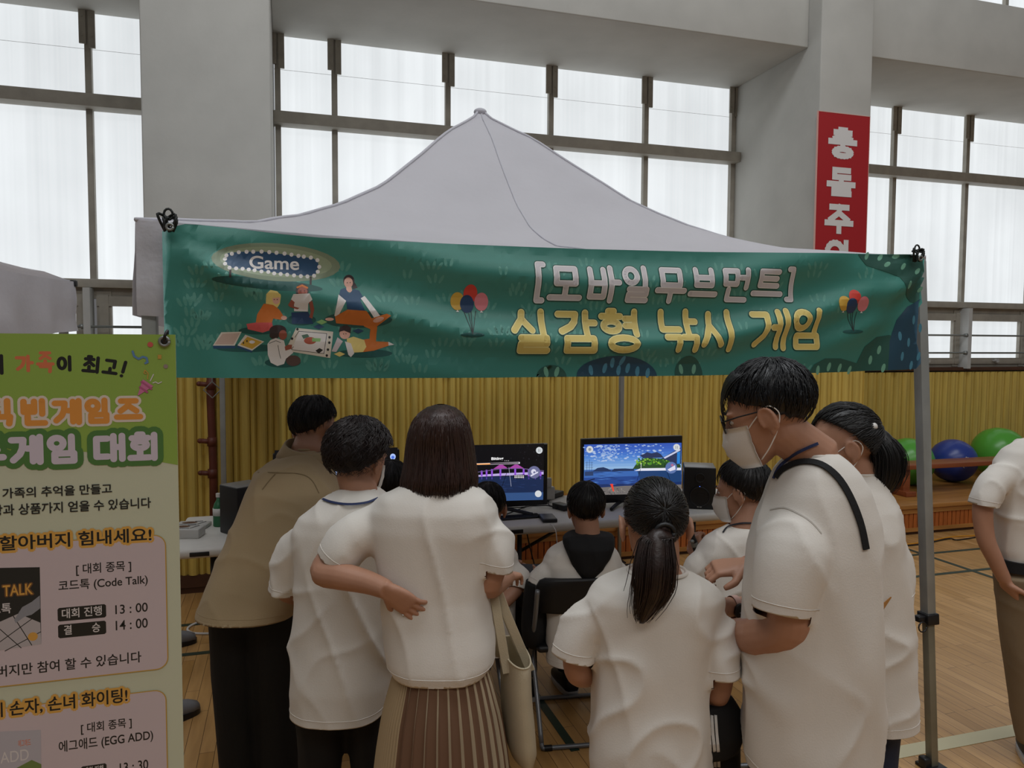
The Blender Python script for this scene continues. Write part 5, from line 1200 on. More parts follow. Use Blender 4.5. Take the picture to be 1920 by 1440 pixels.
    for leg in sp['legs']:
        a = np.array(leg[-1][:3]); a = a*np.array([1, 1, 0]); sd = np.cross(fd, UP); sb = MB()
        sb.loft([ell(a+fd*x+UP*z, sd, UP, w_, h_, 16, 2.6) for x, z, w_, h_ in ((-.075, .05, .03, .036), (-.06, .052, .038, .045), (0, .052, .041, .046), (.06, .045, .046, .036), (.13, .036, .043, .027), (.165, .03, .03, .018))])
        o = sb.build('shoe', sp.get('shoe', mat('black_shoe', '141416', .55)), root, smooth=True)
        sb = MB(); sb.loft([ell(a+fd*.045+UP*z, fd, sd, .13, .049, 24, 2.6) for z in (.002, .024)]); sb.build('sole', sp.get('sole', mat('white_sole', 'c9c6c2', .6)), o, smooth='auto')
    sp['root'], sp['topo'], sp['M'], sp['hc'], sp['s'] = root, top, M, hc, s
    h = sp.get('hair', {})
    if h is not None:
        hm = h.pop('mat', HAIRM); ob = cap(M, hc, s, **h).build('hair', hm, root, smooth=True); sp['hairo'] = ob
    if sp.get('mask'): mask(M, hc, s, root)
    return sp
def stand(px, py, D, r0, r1, r2, dx=0, shift=(0, 0)):
    """leg: hip at a pixel, straight down to the floor"""
    h = W(px, py, D); a = h+CR*dx+CF*shift[0]; return [(*h, r0), (*(h*.55+a*.45)[:2], h[2]*.52, r1), (*a[:2], .10, r2)]
def strip(name, par, obs, pix, wid, mt, off=.003, th=.002):
    P, N = [], []
    for q in pix:
        h = hit(*q, obs, off)
        if h: P.append(h[0]); N.append(h[1])
    if len(P) < 2: return None
    S = spline(P, 3); NN = [unit(N[min(len(N)-1, i//3)]*(1-(i % 3)/3)+N[min(len(N)-1, i//3+1)]*((i % 3)/3)) for i in range(len(S))]
    mb = MB(); ribbon(mb, S, NN, wid, th); return mb.build(name, mt, par)
NAVYC = mat('navy_cloth', '1b2a55', .7); BEIGE = mat('beige_twill', 'ac9673', .85, .35, 240, .05, 5, sheen=.1, bumpdist=.0012)
DBLK = mat('black_trousers', '08080a', .8, .2, 200); KHAKI = mat('khaki_cloth', '7d6b52', .8, .3, 220, .06, 6); JEAN = mat('dark_denim', '1b2740', .8, .4, 260, .15, 9); GREYT = mat('grey_trousers', '75726f', .85, .3, 220)

# -- man in the beige overshirt leaning over the left table
p1 = person(dict(label='person in a beige overshirt and black trousers, leaning forward at the left, back turned', D=2.7, seed=1, amp=.009,
    head=(589, 806, 2.98), face=(38, 22, 6), hs=1.0, top=BEIGE, topname='overshirt', rib=.006,
    tee=[(840, 556, 596, .06, 2.92), (852, 538, 598, .08, 2.9), (868, 505, 604, .105, 2.88), (888, 480, 620, .125, 2.86), (918, 464, 634, .135, 2.83), (958, 449, 633, .14, 2.80), (1000, 432, 622, .145, 2.77), (1050, 409, 604, .15, 2.74), (1100, 389, 580, .155, 2.71), (1146, 374, 556, .16, 2.68)],
    sleeves=[[(490, 908, 2.92, .075), (500, 960, 3.08, .065), (512, 1000, 3.22, .055), (520, 1005, 3.3, .05)], [(598, 918, 2.9, .074), (622, 955, 3.02, .066), (640, 985, 3.12, .058), (645, 1000, 3.2, .052)]],
    arms=[dict(p=[(490, 908, 2.92, .045), (500, 960, 3.08, .04), (520, 1006, 3.32, .035), (545, 985, 3.62, .026)], d=V(.2, 0, 1), n=V(0, -1, 0)), dict(p=[(606, 903, 2.9, .045), (628, 950, 3.02, .04), (648, 1004, 3.25, .035), (665, 985, 3.55, .026)], d=V(.1, 0, 1), n=V(0, -1, 0), side=-1)],
    legs=[stand(440, 1120, 2.72, .098, .088, .075, dx=.02), stand(510, 1120, 2.72, .098, .084, .07, dx=.03)], pants=DBLK, mask=True,
    hair=dict(rad=(.091, .107, .102), edge=((0, 66), (60, 80), (92, 92), (125, 112), (180, 122)), n=520, lift=.014, rough=.05, seed=3)))
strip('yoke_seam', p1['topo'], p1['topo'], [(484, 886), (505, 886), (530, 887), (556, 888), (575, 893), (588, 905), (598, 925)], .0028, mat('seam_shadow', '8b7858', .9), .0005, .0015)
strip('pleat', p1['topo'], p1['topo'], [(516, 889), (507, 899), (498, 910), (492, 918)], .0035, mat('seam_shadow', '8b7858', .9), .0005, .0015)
mb = MB(); c = W(574, 846, 2.92); u = unit(V(1, -.22, .1)); v = unit(V(0, .25, 1))
mb.loft([ell(c+UP*z-CF*.01, u, v, a, b, 28, 2.2) for z, a, b in ((-.03, .110, .096), (-.004, .094, .084), (.022, .080, .074), (.024, .072, .066), (-.01, .074, .069))]); mb.build('collar', BEIGE, p1['topo'], smooth=True)

# -- short-haired woman in the long white shirt
p2 = person(dict(label='person with short permed dark hair in a long white shirt with a navy collar line', D=2.4, seed=11, amp=.012,
    head=(674, 862, 2.42), face=(42, 12, -2), hs=.98,
    tee=[(917, 640, 706, .066), (932, 612, 728, .088), (947, 588, 748, .105), (966, 563, 768, .12), (992, 552, 776, .125), (1050, 555, 770, .128), (1110, 555, 762, .13), (1200, 552, 748, .135), (1270, 550, 738, .14), (1326, 550, 724, .14)],
    sleeves=[[(582, 972, 2.41, .085), (558, 1030, 2.42, .07), (542, 1075, 2.43, .062), (534, 1106, 2.44, .056)], [(745, 975, 2.42, .08), (770, 1030, 2.5, .066), (778, 1080, 2.6, .058)]],
    arms=[dict(p=[(582, 972, 2.41, .046), (550, 1050, 2.43, .042), (540, 1108, 2.47, .038), (600, 1120, 2.74, .026)], n=V(0, -1, 0)), dict(p=[(745, 975, 2.42, .046), (775, 1060, 2.56, .042), (770, 1100, 2.68, .036), (720, 1110, 2.84, .026)], n=V(0, -1, 0), side=-1)],
    legs=[stand(602, 1290, 2.4, .09, .066, .05, dx=-.01), stand(686, 1290, 2.42, .075, .055, .045, dx=.01)], pants=DBLK, mask=True,
    hair=dict(rad=(.106, .118, .108), ctr=(0, -.014, .03), edge=((0, 62), (60, 82), (92, 100), (125, 116), (180, 122)), n=900, taper=.03, lift=.010, rough=.06, curl=.5, seed=8, mat=mat('dark_brown_hair', '1d1210', .45, .5, 150, .3, 40))))
strip('navy_line', p2['topo'], p2['topo'], [(606, 938), (622, 943), (645, 946), (668, 946), (690, 943), (708, 936)], .007, NAVYC, .005)

# -- woman with the brown bob, hand on her hip
p3 = person(dict(label='person with a brown shoulder-length bob and pleated skirt, left hand on the hip', D=2.1, seed=21, amp=.012, vox=.0034, hsz=.86,
    head=(826, 842, 2.12), face=(16, 4), hs=1.0,
    tee=[(905, 762, 874, .07), (917, 740, 894, .088), (932, 712, 918, .105), (952, 692, 934, .12), (985, 687, 934, .125), (1050, 704, 918, .122), (1110, 718, 912, .12), (1160, 724, 918, .125), (1205, 724, 926, .135), (1236, 728, 926, .14), (1252, 740, 912, .13)],
    sleeves=[[(712, 958, 2.11, .084), (672, 1002, 2.10, .078), (645, 1036, 2.09, .068), (634, 1053, 2.09, .060)], [(908, 962, 2.1, .082), (925, 1015, 2.09, .069), (928, 1045, 2.08, .063), (926, 1064, 2.08, .058)]],
    arms=[dict(p=[(705, 965, 2.11, .045), (650, 1025, 2.10, .042), (606, 1070, 2.07, .037), (640, 1080, 2.03, .038), (690, 1092, 2.0, .031), (726, 1106, 1.965, .025)], d=V(1, -.78, .12), n=V(.1, .25, 1), side=-1, curl=(6, 12, 16, 24)),
          dict(p=[(910, 970, 2.1, .045), (925, 1040, 2.08, .04), (916, 1098, 2.10, .037), (950, 1082, 2.30, .026)], n=V(0, -1, 0), side=1)],
    legs=[stand(790, 1235, 2.1, .06, .06, .05), stand(860, 1235, 2.1, .06, .06, .05)], pants=None, hair=None))
# bob: rings from the crown down, parted by locks
def bob(rings, cx, D, seed, nst):
    mb = MB(); rn = random.Random(seed); zs = [W(cx, r[0], D)[2] for r in rings]; NA = 64; vs = []
    def at(az, z, k=1.0):
        h = np.interp(-z, [-q for q in zs], [r[1] for r in rings]); x0 = np.interp(-z, [-q for q in zs], [r[2] for r in rings]); c = W(cx, 800, D)
        q = smooth01((zs[0]-z)/.13); return np.array([c[0], c[1], 0])+CR*(x0+h*1.0*k*math.sin(az))-CF*(.016*(1-q)+h*(1.36-.24*q)*k*math.cos(az))+UP*z
    NT = 26
    def hem(az): return zs[-1]+.012*noise.noise(Vector((az*5, seed, 0)))
    def open_(az): return abs((az+math.pi) % (2*math.pi)-math.pi) > R(138)       # the face
    for inner in (0, 1):
        for j in range(NT+1):
            for i in range(NA):
                az = 2*math.pi*i/NA; lo = hem(az)
                if open_(az): lo = max(lo, W(cx, 800, D)[2])
                t = j/NT; z = zs[0]-(zs[0]-lo)*(t**1.6 if t < .999 else 1); k = (.93 if inner else 1+.025*noise.noise(Vector((math.cos(az)*5, math.sin(az)*5, z*3)))+.02*noise.noise(Vector((i*.8, z*4, seed)))); vs.append(at(az, z, k))
    o = (NT+1)*NA; fs = []
    for b in (0, 1):
        for j in range(NT):
            for i in range(NA):
                q = (b*o+j*NA+i, b*o+j*NA+(i+1) % NA, b*o+(j+1)*NA+(i+1) % NA, b*o+(j+1)*NA+i); fs.append(q)
    for i in range(NA): fs.append((NT*NA+i, NT*NA+(i+1) % NA, o+NT*NA+(i+1) % NA, o+NT*NA+i))
    mb.add(vs, fs)
    for k in range(nst):
        az = rn.uniform(-R(132), R(132)); t0 = rn.uniform(.02, .5); lo = hem(az)-rn.uniform(-.01, .012); z0 = zs[0]-(zs[0]-lo)*t0**1.4; pts = []; ph = rn.uniform(0, 6); kk = rn.uniform(1.0, 1.035); fl = rn.gauss(0, .05)
        for q in range(8):
            t = q/7; pts.append(at(az+.05*math.sin(ph+t*3)+fl*t*t, z0+(lo-z0)*t, kk+.03*t**4*rn.random()))
        mb.tube(pts, [.0016*x for x in (.4, 1, 1, 1, 1, 1, .8, .2)], 4)
    return mb
bob([(757, .012, .004), (763, .040, .004), (773, .060, .003), (790, .077, .002), (812, .087, 0), (840, .094, 0), (868, .098, 0), (890, .104, 0), (903, .107, -.002), (914, .104, -.003)], 825, 2.115, 4, 800).build('hair', HAIRB, p3['root'], smooth=True)
mb = MB(); n = 168; rg = []; cols = []
SK = [(1225, 748, 906, .105), (1262, 738, 918, .12), (1330, 721, 934, .14), (1400, 710, 946, .155), (1440, 705, 951, .16)]
def skirt(z):
    zs = [W(828, r[0], 2.1)[2] for r in SK]; cx = np.interp(-z, [-q for q in zs], [(r[1]+r[2])/2 for r in SK]); a = np.interp(-z, [-q for q in zs], [(r[2]-r[1])/2*PXM(2.1) for r in SK]); b = np.interp(-z, [-q for q in zs], [r[3] for r in SK])
    if z < zs[-1]: a += (zs[-1]-z)*.10; b += (zs[-1]-z)*.10
    c = W(cx, 1300, 2.1); c[2] = z; return c, a, b
NP = 32; zz = list(np.linspace(W(828, 1225, 2.1)[2], .32, 16)); vs = []; m4 = NP*6
def brown(i, j): return -38 < 360*i/m4-270 < 92
for j, z in enumerate(zz):
    c, a, b = skirt(z)
    for i in range(m4):
        th = 2*math.pi*i/m4; q = (0, .010, .012, .009, .006, .003)[i % 6] if brown(i, j) else (i % 2)*.006
        q *= .3+.7*smooth01((zz[0]-z)/.2); vs.append(c+CR*(a+q)*math.cos(th)+CF*(b+q)*math.sin(th))
mb.add(vs, [])
for j in range(len(zz)-1):
    for i in range(m4):
        k = (i+1) % m4; mb.f.append([j*m4+i, j*m4+k, (j+1)*m4+k, (j+1)*m4+i])
        mb.mi.append((2 if i % 6 == 0 else 1) if brown(i, j) else (0 if i % 2 else 3))
# pleat edge: narrow cream lines between the brown panels
sk = mb.build('pleated_skirt', [mat('skirt_beige', 'b09a78', .8), mat('skirt_brown', '6b4d38', .8), mat('skirt_cream', 'b8a98e', .8), mat('skirt_fold', '8d7858', .8)], p3['root'], smooth='auto')
strip('ring', p3['root'], p3['root'], [(756, 1152), (757, 1158), (757, 1164)], .004, mat('silver', 'd8d8d4', .2, metal=1), .0008, .0012)

# canvas bag on her right forearm
CANV = mat('natural_canvas', 'c6b99d', .85, .4, 260, .06, 9)
bt = thing('tote_bag', tuple(W(972, 1420, 2.16)), 'natural canvas tote bag hanging from the forearm of the woman in the pleated skirt', 'bag')
ub, vb = unit(V(.22, 0, -1)), unit(V(1, 0, .22)); mb = MB()
def bagring(px, py, a, b, D=2.17): return ell(W(px, py, D), ub, vb, a, b, 40, 2.2)
RB = [(966, 1222, .118, .034), (966, 1232, .122, .034), (966, 1270, .125, .038), (969, 1330, .125, .042), (973, 1385, .118, .040), (974, 1408, .104, .028), (974, 1416, .09, .008)]
mb.loft([bagring(*r) for r in RB], cap=False); mb.loft([bagring(r[0], r[1], r[2]-.003, r[3]-.003) for r in RB], cap=False)
o = mb.mesh('tmp'); bmj = bmesh.new(); bmj.from_mesh(o)
for k_ in range(1): bmesh.ops.subdivide_edges(bmj, edges=bmj.edges[:], cuts=2, use_grid_fill=True)
for v in bmj.verts:
    z = v.co.z; q = noise.noise(Vector((v.co.x*9, v.co.y*9, z*4))); v.co += Vector(CR)*(.008*q)
bmj.to_mesh(o); bmj.free(); o.materials.append(CANV); put('bag_body', o, bt, True)
mb = MB(); mb.tube(bagring(966, 1222, .118, .034)+[bagring(966, 1222, .118, .034)[0]], .0028, 6, cap=False); mb.build('rim', CANV, bt, smooth=True)
for sgn in (-1, 1):
    A_ = W(966, 1226, 2.17)+vb*sgn*.034; p0, p1 = A_+ub*.055-UP*.03, A_-ub*.055-UP*.03; tp = W(927, 1112, 2.16)+vb*sgn*.006+UP*.008
    mb = MB(); P_ = spline([p0, p0*.8+tp*.2, p0*.25+tp*.75+ub*.018, tp+UP*.01, p1*.25+tp*.75-ub*.018, p1*.8+tp*.2, p1], 6); ribbon(mb, P_, [V(-.25, 0, -1) for q in P_], .026, .002); mb.build('strap', CANV, bt, smooth='auto')

# -- girl with the ponytail
p4 = person(dict(earx=.089, label='person with a long low ponytail in an oversized white T-shirt, standing in the front middle', D=1.92, seed=31, amp=.011,
    head=(1228, 984, 1.93), face=(14, 14), hs=.97, hsz=.85,
    tee=[(1070, 1176, 1288, .064), (1080, 1150, 1312, .085), (1094, 1120, 1338, .10), (1114, 1102, 1356, .11), (1150, 1102, 1352, .115), (1210, 1117, 1328, .118), (1300, 1113, 1324, .122), (1380, 1111, 1328, .128), (1470, 1112, 1334, .13), (1560, 1114, 1338, .13)],
    sleeves=[[(1124, 1122, 1.92, .068), (1098, 1168, 1.915, .062), (1080, 1208, 1.91, .058), (1074, 1230, 1.91, .055)], [(1326, 1130, 1.92, .066), (1345, 1192, 1.905, .060), (1352, 1240, 1.89, .058), (1354, 1268, 1.885, .057)]],
    arms=[dict(p=[(1124, 1125, 1.92, .038), (1090, 1190, 1.915, .036), (1082, 1256, 1.92, .034), (1108, 1262, 2.02, .034), (1150, 1240, 2.14, .024)], n=V(0, -1, 0), d=V(.5, .1, 1)), dict(p=[(1336, 1130, 1.92, .038), (1350, 1210, 1.915, .037), (1344, 1296, 1.92, .035), (1330, 1290, 2.02, .034), (1290, 1255, 2.14, .024)], n=V(0, -1, 0), d=V(-.5, .1, 1), side=-1)],
    legs=[stand(1175, 1400, 1.93, .085, .07, .06), stand(1340, 1320, 2.0, .066, .066, .062, dx=.04)], pants=DBLK, mask=False,
    hair=dict(rad=(.084, .103, .096), ctr=(0, -.012, .03), pole=(0, -1, .06), edge=((0, 132), (40, 124), (80, 104), (100, 86), (130, 64), (180, 58)), taper=.02, n=520, lift=.002, rough=.012, seed=5, whorl=0, mat=mat('soft_black_hair', '15100e', .38, .5, 150, .3, 40))))
hd = p4['hc']-CF*.118+UP*.012
tail([hd+CF*.02, hd-CF*.012-UP*.01, W(1231, 1010, 1.80), W(1228, 1060, 1.785), W(1224, 1105, 1.785), W(1212, 1140, 1.785), W(1202, 1168, 1.785)], [.013, .020, .033, .043, .041, .028, .006], 420, 6, .8, .6).build('ponytail', mat('tail_hair', '261712', .4, .5, 150, .4, 40), p4['hairo'], smooth=True)
mb = MB(); mb.tube([hd-CF*.008+UP*.0+CR*.022*math.cos(t)+UP*.020*math.sin(t) for t in np.linspace(0, 6.283, 17)], .006, 8); mb.build('hair_tie', BLKP, p4['hairo'], smooth=True)
for k, (xa, xb) in enumerate(((1326, 1331), (1333, 1339), (1340, 1346))):
    strip('stripe', p4['_pants'], p4['_pants'], [(xa, 1318), (xa+1, 1345), (xa+3, 1375), (xb, 1405), (xb+2, 1437)], .0075, mat('white_stripe', 'cfccc8', .7), .0015, .0015)

# -- tall man with glasses and cross-body strap
p5 = person(dict(label='person with glasses, face mask and a black cross-body strap over a white T-shirt', D=1.86, seed=41, amp=.011, vox=.0036,
    head=(1440, 776, 1.86), face=(-50, 18, 2), hs=1.02,
    tee=[(850, 1490, 1560, .066), (864, 1470, 1578, .088), (884, 1455, 1596, .108), (915, 1442, 1614, .125), (940, 1434, 1622, .132), (970, 1420, 1632, .14), (1030, 1404, 1637, .15), (1120, 1396, 1639, .155), (1220, 1397, 1639, .158), (1320, 1398, 1637, .158), (1410, 1400, 1630, .158), (1432, 1404, 1626, .155)],
    sleeves=[[(1492, 972, 1.79, .094), (1482, 1040, 1.765, .086), (1472, 1100, 1.75, .078), (1466, 1146, 1.745, .071)], [(1530, 960, 1.98, .085), (1500, 1010, 2.08, .075), (1480, 1040, 2.12, .068)]],
    arms=[dict(p=[(1492, 985, 1.79, .056), (1486, 1080, 1.755, .053), (1478, 1172, 1.755, .052), (1430, 1192, 1.83, .053), (1390, 1190, 1.95, .043), (1358, 1182, 2.02, .03)], d=V(-.6, .1, 1), n=V(0, -.3, 1), side=1),
          dict(p=[(1530, 965, 1.98, .05), (1490, 1040, 2.1, .046), (1468, 1085, 2.12, .042), (1430, 1066, 2.08, .036), (1400, 1060, 2.05, .029)], d=V(-.95, -.12, .05), n=V(.12, -1, .2), side=1, curl=(58, 62, 66, 70))],
    legs=[stand(1475, 1400, 1.88, .095, .085, .078), stand(1560, 1400, 1.88, .1, .09, .08)], pants=GREYT, mask=True,
    hair=dict(rad=(.091, .113, .100), ctr=(0, -.010, .034), edge=((0, 74), (45, 84), (75, 92), (105, 98), (130, 112), (180, 122)), n=700, lift=.008, rough=.03, seed=9, fringe=(60, 55, 10), mat=mat('blue_black_hair', '0d0e11', .36, .4, 150, .2, 40))))
glasses(p5['M'], p5['hc'], p5['s'], p5['root'])
strip('cross_body_strap', p5['topo'], p5['topo'], [(1457, 896), (1466, 884), (1482, 874), (1502, 868), (1524, 868), (1546, 876), (1568, 894), (1586, 920), (1602, 954), (1614, 990), (1622, 1030)], .017, BLACK, .003, .003)
strip('lanyard', p5['root'], [p5['topo'], p5['root']], [(1452, 898), (1460, 880), (1474, 862), (1494, 848), (1516, 838), (1532, 832)], .007, NAVYC, .003, .002)
strip('shoulder_seam', p5['topo'], p5['topo'], [(1444, 956), (1470, 952), (1495, 962), (1520, 978), (1540, 1000)], .0035, mat('shirt_seam', 'b9b3aa', .9), .0003, .0012)

# -- ponytailed woman behind him
p6 = person(dict(label='person with a pearl hair tie and ponytail, behind the person with the black strap', D=2.22, seed=51, amp=.011, vox=.005,
    head=(1580, 836, 2.22), face=(-66, 6), hs=.97,
    tee=[(886, 1578, 1636, .06), (900, 1566, 1650, .08), (920, 1556, 1660, .10), (948, 1550, 1672, .115), (985, 1546, 1680, .125), (1050, 1546, 1688, .13), (1130, 1546, 1694, .135), (1180, 1546, 1697, .138), (1240, 1546, 1706, .14), (1340, 1548, 1706, .14)],
    sleeves=[[(1655, 965, 2.2, .07), (1672, 1050, 2.2, .066), (1676, 1120, 2.2, .06)], [(1560, 970, 2.3, .07), (1530, 1040, 2.36, .06), (1510, 1080, 2.36, .055)]],
    arms=[dict(p=[(1655, 970, 2.2, .042), (1676, 1080, 2.2, .04), (1668, 1150, 2.26, .036), (1610, 1150, 2.46, .025)], n=V(0, -1, 0), side=-1),
          dict(p=[(1560, 975, 2.3, .042), (1525, 1060, 2.36, .038), (1500, 1125, 2.34, .036), (1440, 1136, 2.22, .032), (1372, 1138, 2.12, .028), (1345, 1140, 2.08, .026)], d=V(-1, .1, -.1), n=V(0, -1, .2), side=1)],
    legs=[stand(1600, 1320, 2.22, .085, .07, .06), stand(1640, 1320, 2.22, .075, .062, .055, dx=-.01)], pants=JEAN, mask=True,
    hair=dict(rad=(.089, .106, .1), ctr=(0, -.012, .032), taper=.02, pole=(0, -1, .25), edge=((0, 122), (25, 124), (50, 112), (90, 84), (130, 66), (180, 60)), n=560, lift=.004, rough=.02, seed=14, whorl=0, fringe=(70, 40, 8))))
tail([W(1632, 806, 2.22), W(1648, 822, 2.2), W(1662, 850, 2.19), W(1662, 885, 2.19), W(1655, 915, 2.19), W(1646, 934, 2.19)], [.018, .034, .042, .042, .03, .006], 200, 9, 1.0, .8).build('ponytail', HAIRM, p6['hairo'], smooth=True)
mb = MB(); mb.ball(W(1637, 800, 2.15), .0125, 18, 12); mb.build('pearl_hair_tie', mat('pearl', 'd8d4cf', .2), p6['hairo'], smooth=True)
w0 = W(1377, 1138, 2.12); t = thing('wrist_watch', tuple(w0), 'round black smart watch on a pink strap at the wrist beside the ponytailed girl', 'watch')
mb = MB(); ax = unit(V(1, .0, .3)); u = UP; v = np.cross(ax, u); mb.loft([ell(w0+ax*x, u, v, .032, .032, 28, 2) for x in (-.009, .009)], cap=False); mb.loft([ell(w0+ax*x, u, v, .0305, .0305, 28, 2) for x in (-.009, .009)], cap=False); mb.build('strap', mat('pink_strap', 'c9a294', .6), t, smooth=True)
mb = MB(); fn = unit(-CF+CR*.25); c = w0+fn*.030; mb.tube([c, c+fn*.009, c+fn*.011], [.021, .021, .018], 28); mb.build('case', BLKP, t, smooth='auto')
mb = MB(); q = c+fn*.0115; r_ = unit(np.cross(UP, fn))*-1
for k, (dx, dz, w_) in enumerate(((-.004, .006, .006), (.002, -.002, .012), (.002, -.010, .004))): mb.loft([[q+r_*(dx-w_/2)+UP*(dz-.0012), q+r_*(dx+w_/2)+UP*(dz-.0012), q+r_*(dx+w_/2)+UP*(dz+.0012), q+r_*(dx-w_/2)+UP*(dz+.0012)], [q+fn*.0004+r_*(dx-w_/2)+UP*(dz-.0012), q+fn*.0004+r_*(dx+w_/2)+UP*(dz-.0012), q+fn*.0004+r_*(dx+w_/2)+UP*(dz+.0012), q+fn*.0004+r_*(dx-w_/2)+UP*(dz+.0012)]])
mb.build('dial_marks', mat('dial_grey', '8a8f9a', .4), t)
mb = MB(); a_, b_, c_ = hit(1634, 1158, [p6['topo']], .006), hit(1668, 1118, [p6['topo']], .006), None
if a_ and b_:
    d_ = unit(b_[0]-a_[0]); nn = a_[1]; sd = np.cross(d_, nn); A0, B0 = a_[0], b_[0]
    mb.loft([[A0-sd*.008, A0+sd*.010, A0+sd*.010+nn*.002, A0-sd*.008+nn*.002], [(A0+B0)/2-sd*.006, (A0+B0)/2+sd*.007, (A0+B0)/2+sd*.007+nn*.002, (A0+B0)/2-sd*.006+nn*.002], [B0-sd*.001, B0+sd*.002, B0+sd*.002+nn*.002, B0-sd*.001+nn*.002]])
    mb.build('floor_gap_sliver', mat('floor_tan', 'a9763c', .8), None, label='narrow tan paper sliver at the side of the woman with the pearl hair tie', cat='paper')  # added tan piece for the floor showing between arm and body

# -- seated players
def sit(chair, zs=.505, dx=0, kx=.11, kf=.42, r=(.088, .07, .055), foot=.42, yaw=0):
    cx, cy = CHAIRS[chair]; out = []
    for sx in (-1, 1): out.append([(cx+dx+sx*.09, cy+.06, zs, r[0]), (cx+dx+sx*kx, cy+kf, zs+.01, r[1]), (cx+dx+sx*kx, cy+kf+.03, zs-.08, r[1]*.95), (cx+dx+sx*kx, cy+foot, .10, r[2])])
    return out, np.array([cx+dx, cy+.10, zs+.02])
YF = np.array([0, 1.0, 0])
lg, pv = sit(0)
p8 = person(dict(label='seated boy with a black hood over a white T-shirt, below the blue screen', D=3.36, seed=61, amp=.008, pelvis=pv, toes=YF,
    head=(1098, 955, 3.40), face=(10, 4), hs=.97,
    tee=[(1014, 1066, 1140, .062, 3.38), (1022, 1046, 1150, .08, 3.38), (1034, 1026, 1160, .092, 3.37), (1056, 1018, 1165, .10, 3.36), (1110, 1022, 1164, .105, 3.35), (1170, 1022, 1160, .112, 3.34), (1236, 1024, 1158, .118, 3.32)],
    sleeves=[[(1038, 1048, 3.36, .06), (1018, 1078, 3.34, .056), (1007, 1098, 3.33, .052)], [(1150, 1048, 3.36, .06), (1165, 1080, 3.38, .055), (1172, 1100, 3.4, .052)]],
    arms=[dict(p=[(1038, 1050, 3.36, .04), (1004, 1110, 3.33, .038), (1000, 1190, 3.34, .034), (1020, 1190, 3.5, .028), (1045, 1170, 3.62, .022)], n=V(0, -1, 0)), dict(p=[(1150, 1050, 3.36, .04), (1175, 1110, 3.42, .036), (1165, 1160, 3.55, .028), (1120, 1160, 3.66, .022)], n=V(0, -1, 0), side=-1)],
    legs=lg, pants=DBLK, mask=False, hair=dict(rad=(.093, .106, .1), edge=((0, 66), (60, 82), (92, 98), (125, 116), (180, 126)), n=420, lift=.006, rough=.02, seed=17)))
hm = MB(); hm.loft([ell(W((a+b)/2, y, d), CR, CF, (b-a)/2*PXM(d), t_, 26, 2.3) for y, a, b, t_, d in ((1000, 1062, 1146, .075, 3.36), (1008, 1054, 1152, .085, 3.34), (1024, 1056, 1152, .085, 3.315), (1046, 1066, 1144, .07, 3.30), (1070, 1080, 1126, .05, 3.285), (1088, 1092, 1112, .025, 3.28), (1096, 1099, 1106, .008, 3.275))])
me = fuse(hm, .008, 3, wrinkle(.008, -9, seed=7)); me.materials.append(BLACK); put('hood', me, p8['topo'], True)
sb = MB()
P_ = spline([W(1008, 1092, 3.33), W(1002, 1130, 3.335), W(1000, 1192, 3.34), W(1018, 1195, 3.48)], 5); sb.tube(P_, np.interp(np.linspace(0, 1, len(P_)), [0, .5, 1], [.053, .053, .048]), 16); sb.build('arm_sleeve', BLACK, p8['root'], smooth=True)
strip('mask_loop', p8['root'], [p8['root'], p8['hairo']], [(1062, 962), (1066, 985), (1072, 1000)], .006, BLACK, .004)

lg, pv = sit(1)
p7 = person(dict(label='seated boy with short black hair, white mask and dark lanyard, beside the right speaker', D=2.95, seed=71, amp=.008, pelvis=pv, toes=YF, vox=.005,
    head=(1392, 922, 2.98), face=(-42, 8), hs=1.0,
    tee=[(988, 1366, 1430, .062), (997, 1342, 1440, .08), (1010, 1322, 1450, .092), (1034, 1308, 1452, .10), (1080, 1304, 1452, .108), (1150, 1306, 1452, .112), (1235, 1308, 1452, .118)],
    sleeves=[[(1328, 1022, 2.94, .064), (1308, 1062, 2.95, .058), (1300, 1088, 2.97, .053)], [(1440, 1022, 2.98, .06), (1455, 1070, 3.02, .055)]],
    arms=[dict(p=[(1328, 1024, 2.94, .04), (1304, 1080, 2.97, .037), (1300, 1110, 3.02, .034), (1308, 1070, 3.16, .028), (1306, 1044, 3.22, .022)], d=V(0, .8, .5), n=V(.7, -.3, .3), side=1, curl=(55, 58, 60, 62)), dict(p=[(1440, 1024, 2.98, .04), (1460, 1090, 3.05, .036), (1400, 1080, 3.2, .028), (1345, 1060, 3.25, .022)], n=V(0, -1, 0), side=-1)],
    legs=lg, pants=DBLK, mask=True, hair=dict(rad=(.098, .113, .106), ctr=(0, -.012, .03), edge=((0, 70), (45, 80), (75, 88), (105, 96), (130, 112), (180, 122)), n=520, lift=.008, rough=.03, seed=23, fringe=(40, 50, 8))))
strip('lanyard', p7['topo'], [p7['topo'], p7['root']], [(1356, 1000), (1364, 990), (1378, 984), (1394, 981), (1408, 981)], .006, mat('dark_cord', '20222c', .7), .004)
t = thing('game_controller', tuple(W(1304, 1010, 3.22)), 'black and silver rod handle held by the boy at the right speaker', 'controller')
mb = MB(); a0, a1, a2 = W(1311, 1048, 3.22), W(1300, 1012, 3.22), W(1293, 985, 3.22); mb.tube([a0, a1], .014, 14); mb.tube([a1, a2], [.012, .008], 12); mb.build('handle', BLKP, t, smooth='auto')
mb = MB(); mb.tube([a1+(a0-a1)*.15, a1+(a0-a1)*.35], .0155, 14); mb.build('silver_collar', STEEL, t, smooth='auto')
mb = MB(); mb.tube([a1, a1-CR*.012-CF*.025], .004, 8); mb.ball(a1-CR*.012-CF*.03, .009, 10, 8); mb.build('reel_knob', STEEL, t, smooth=True)

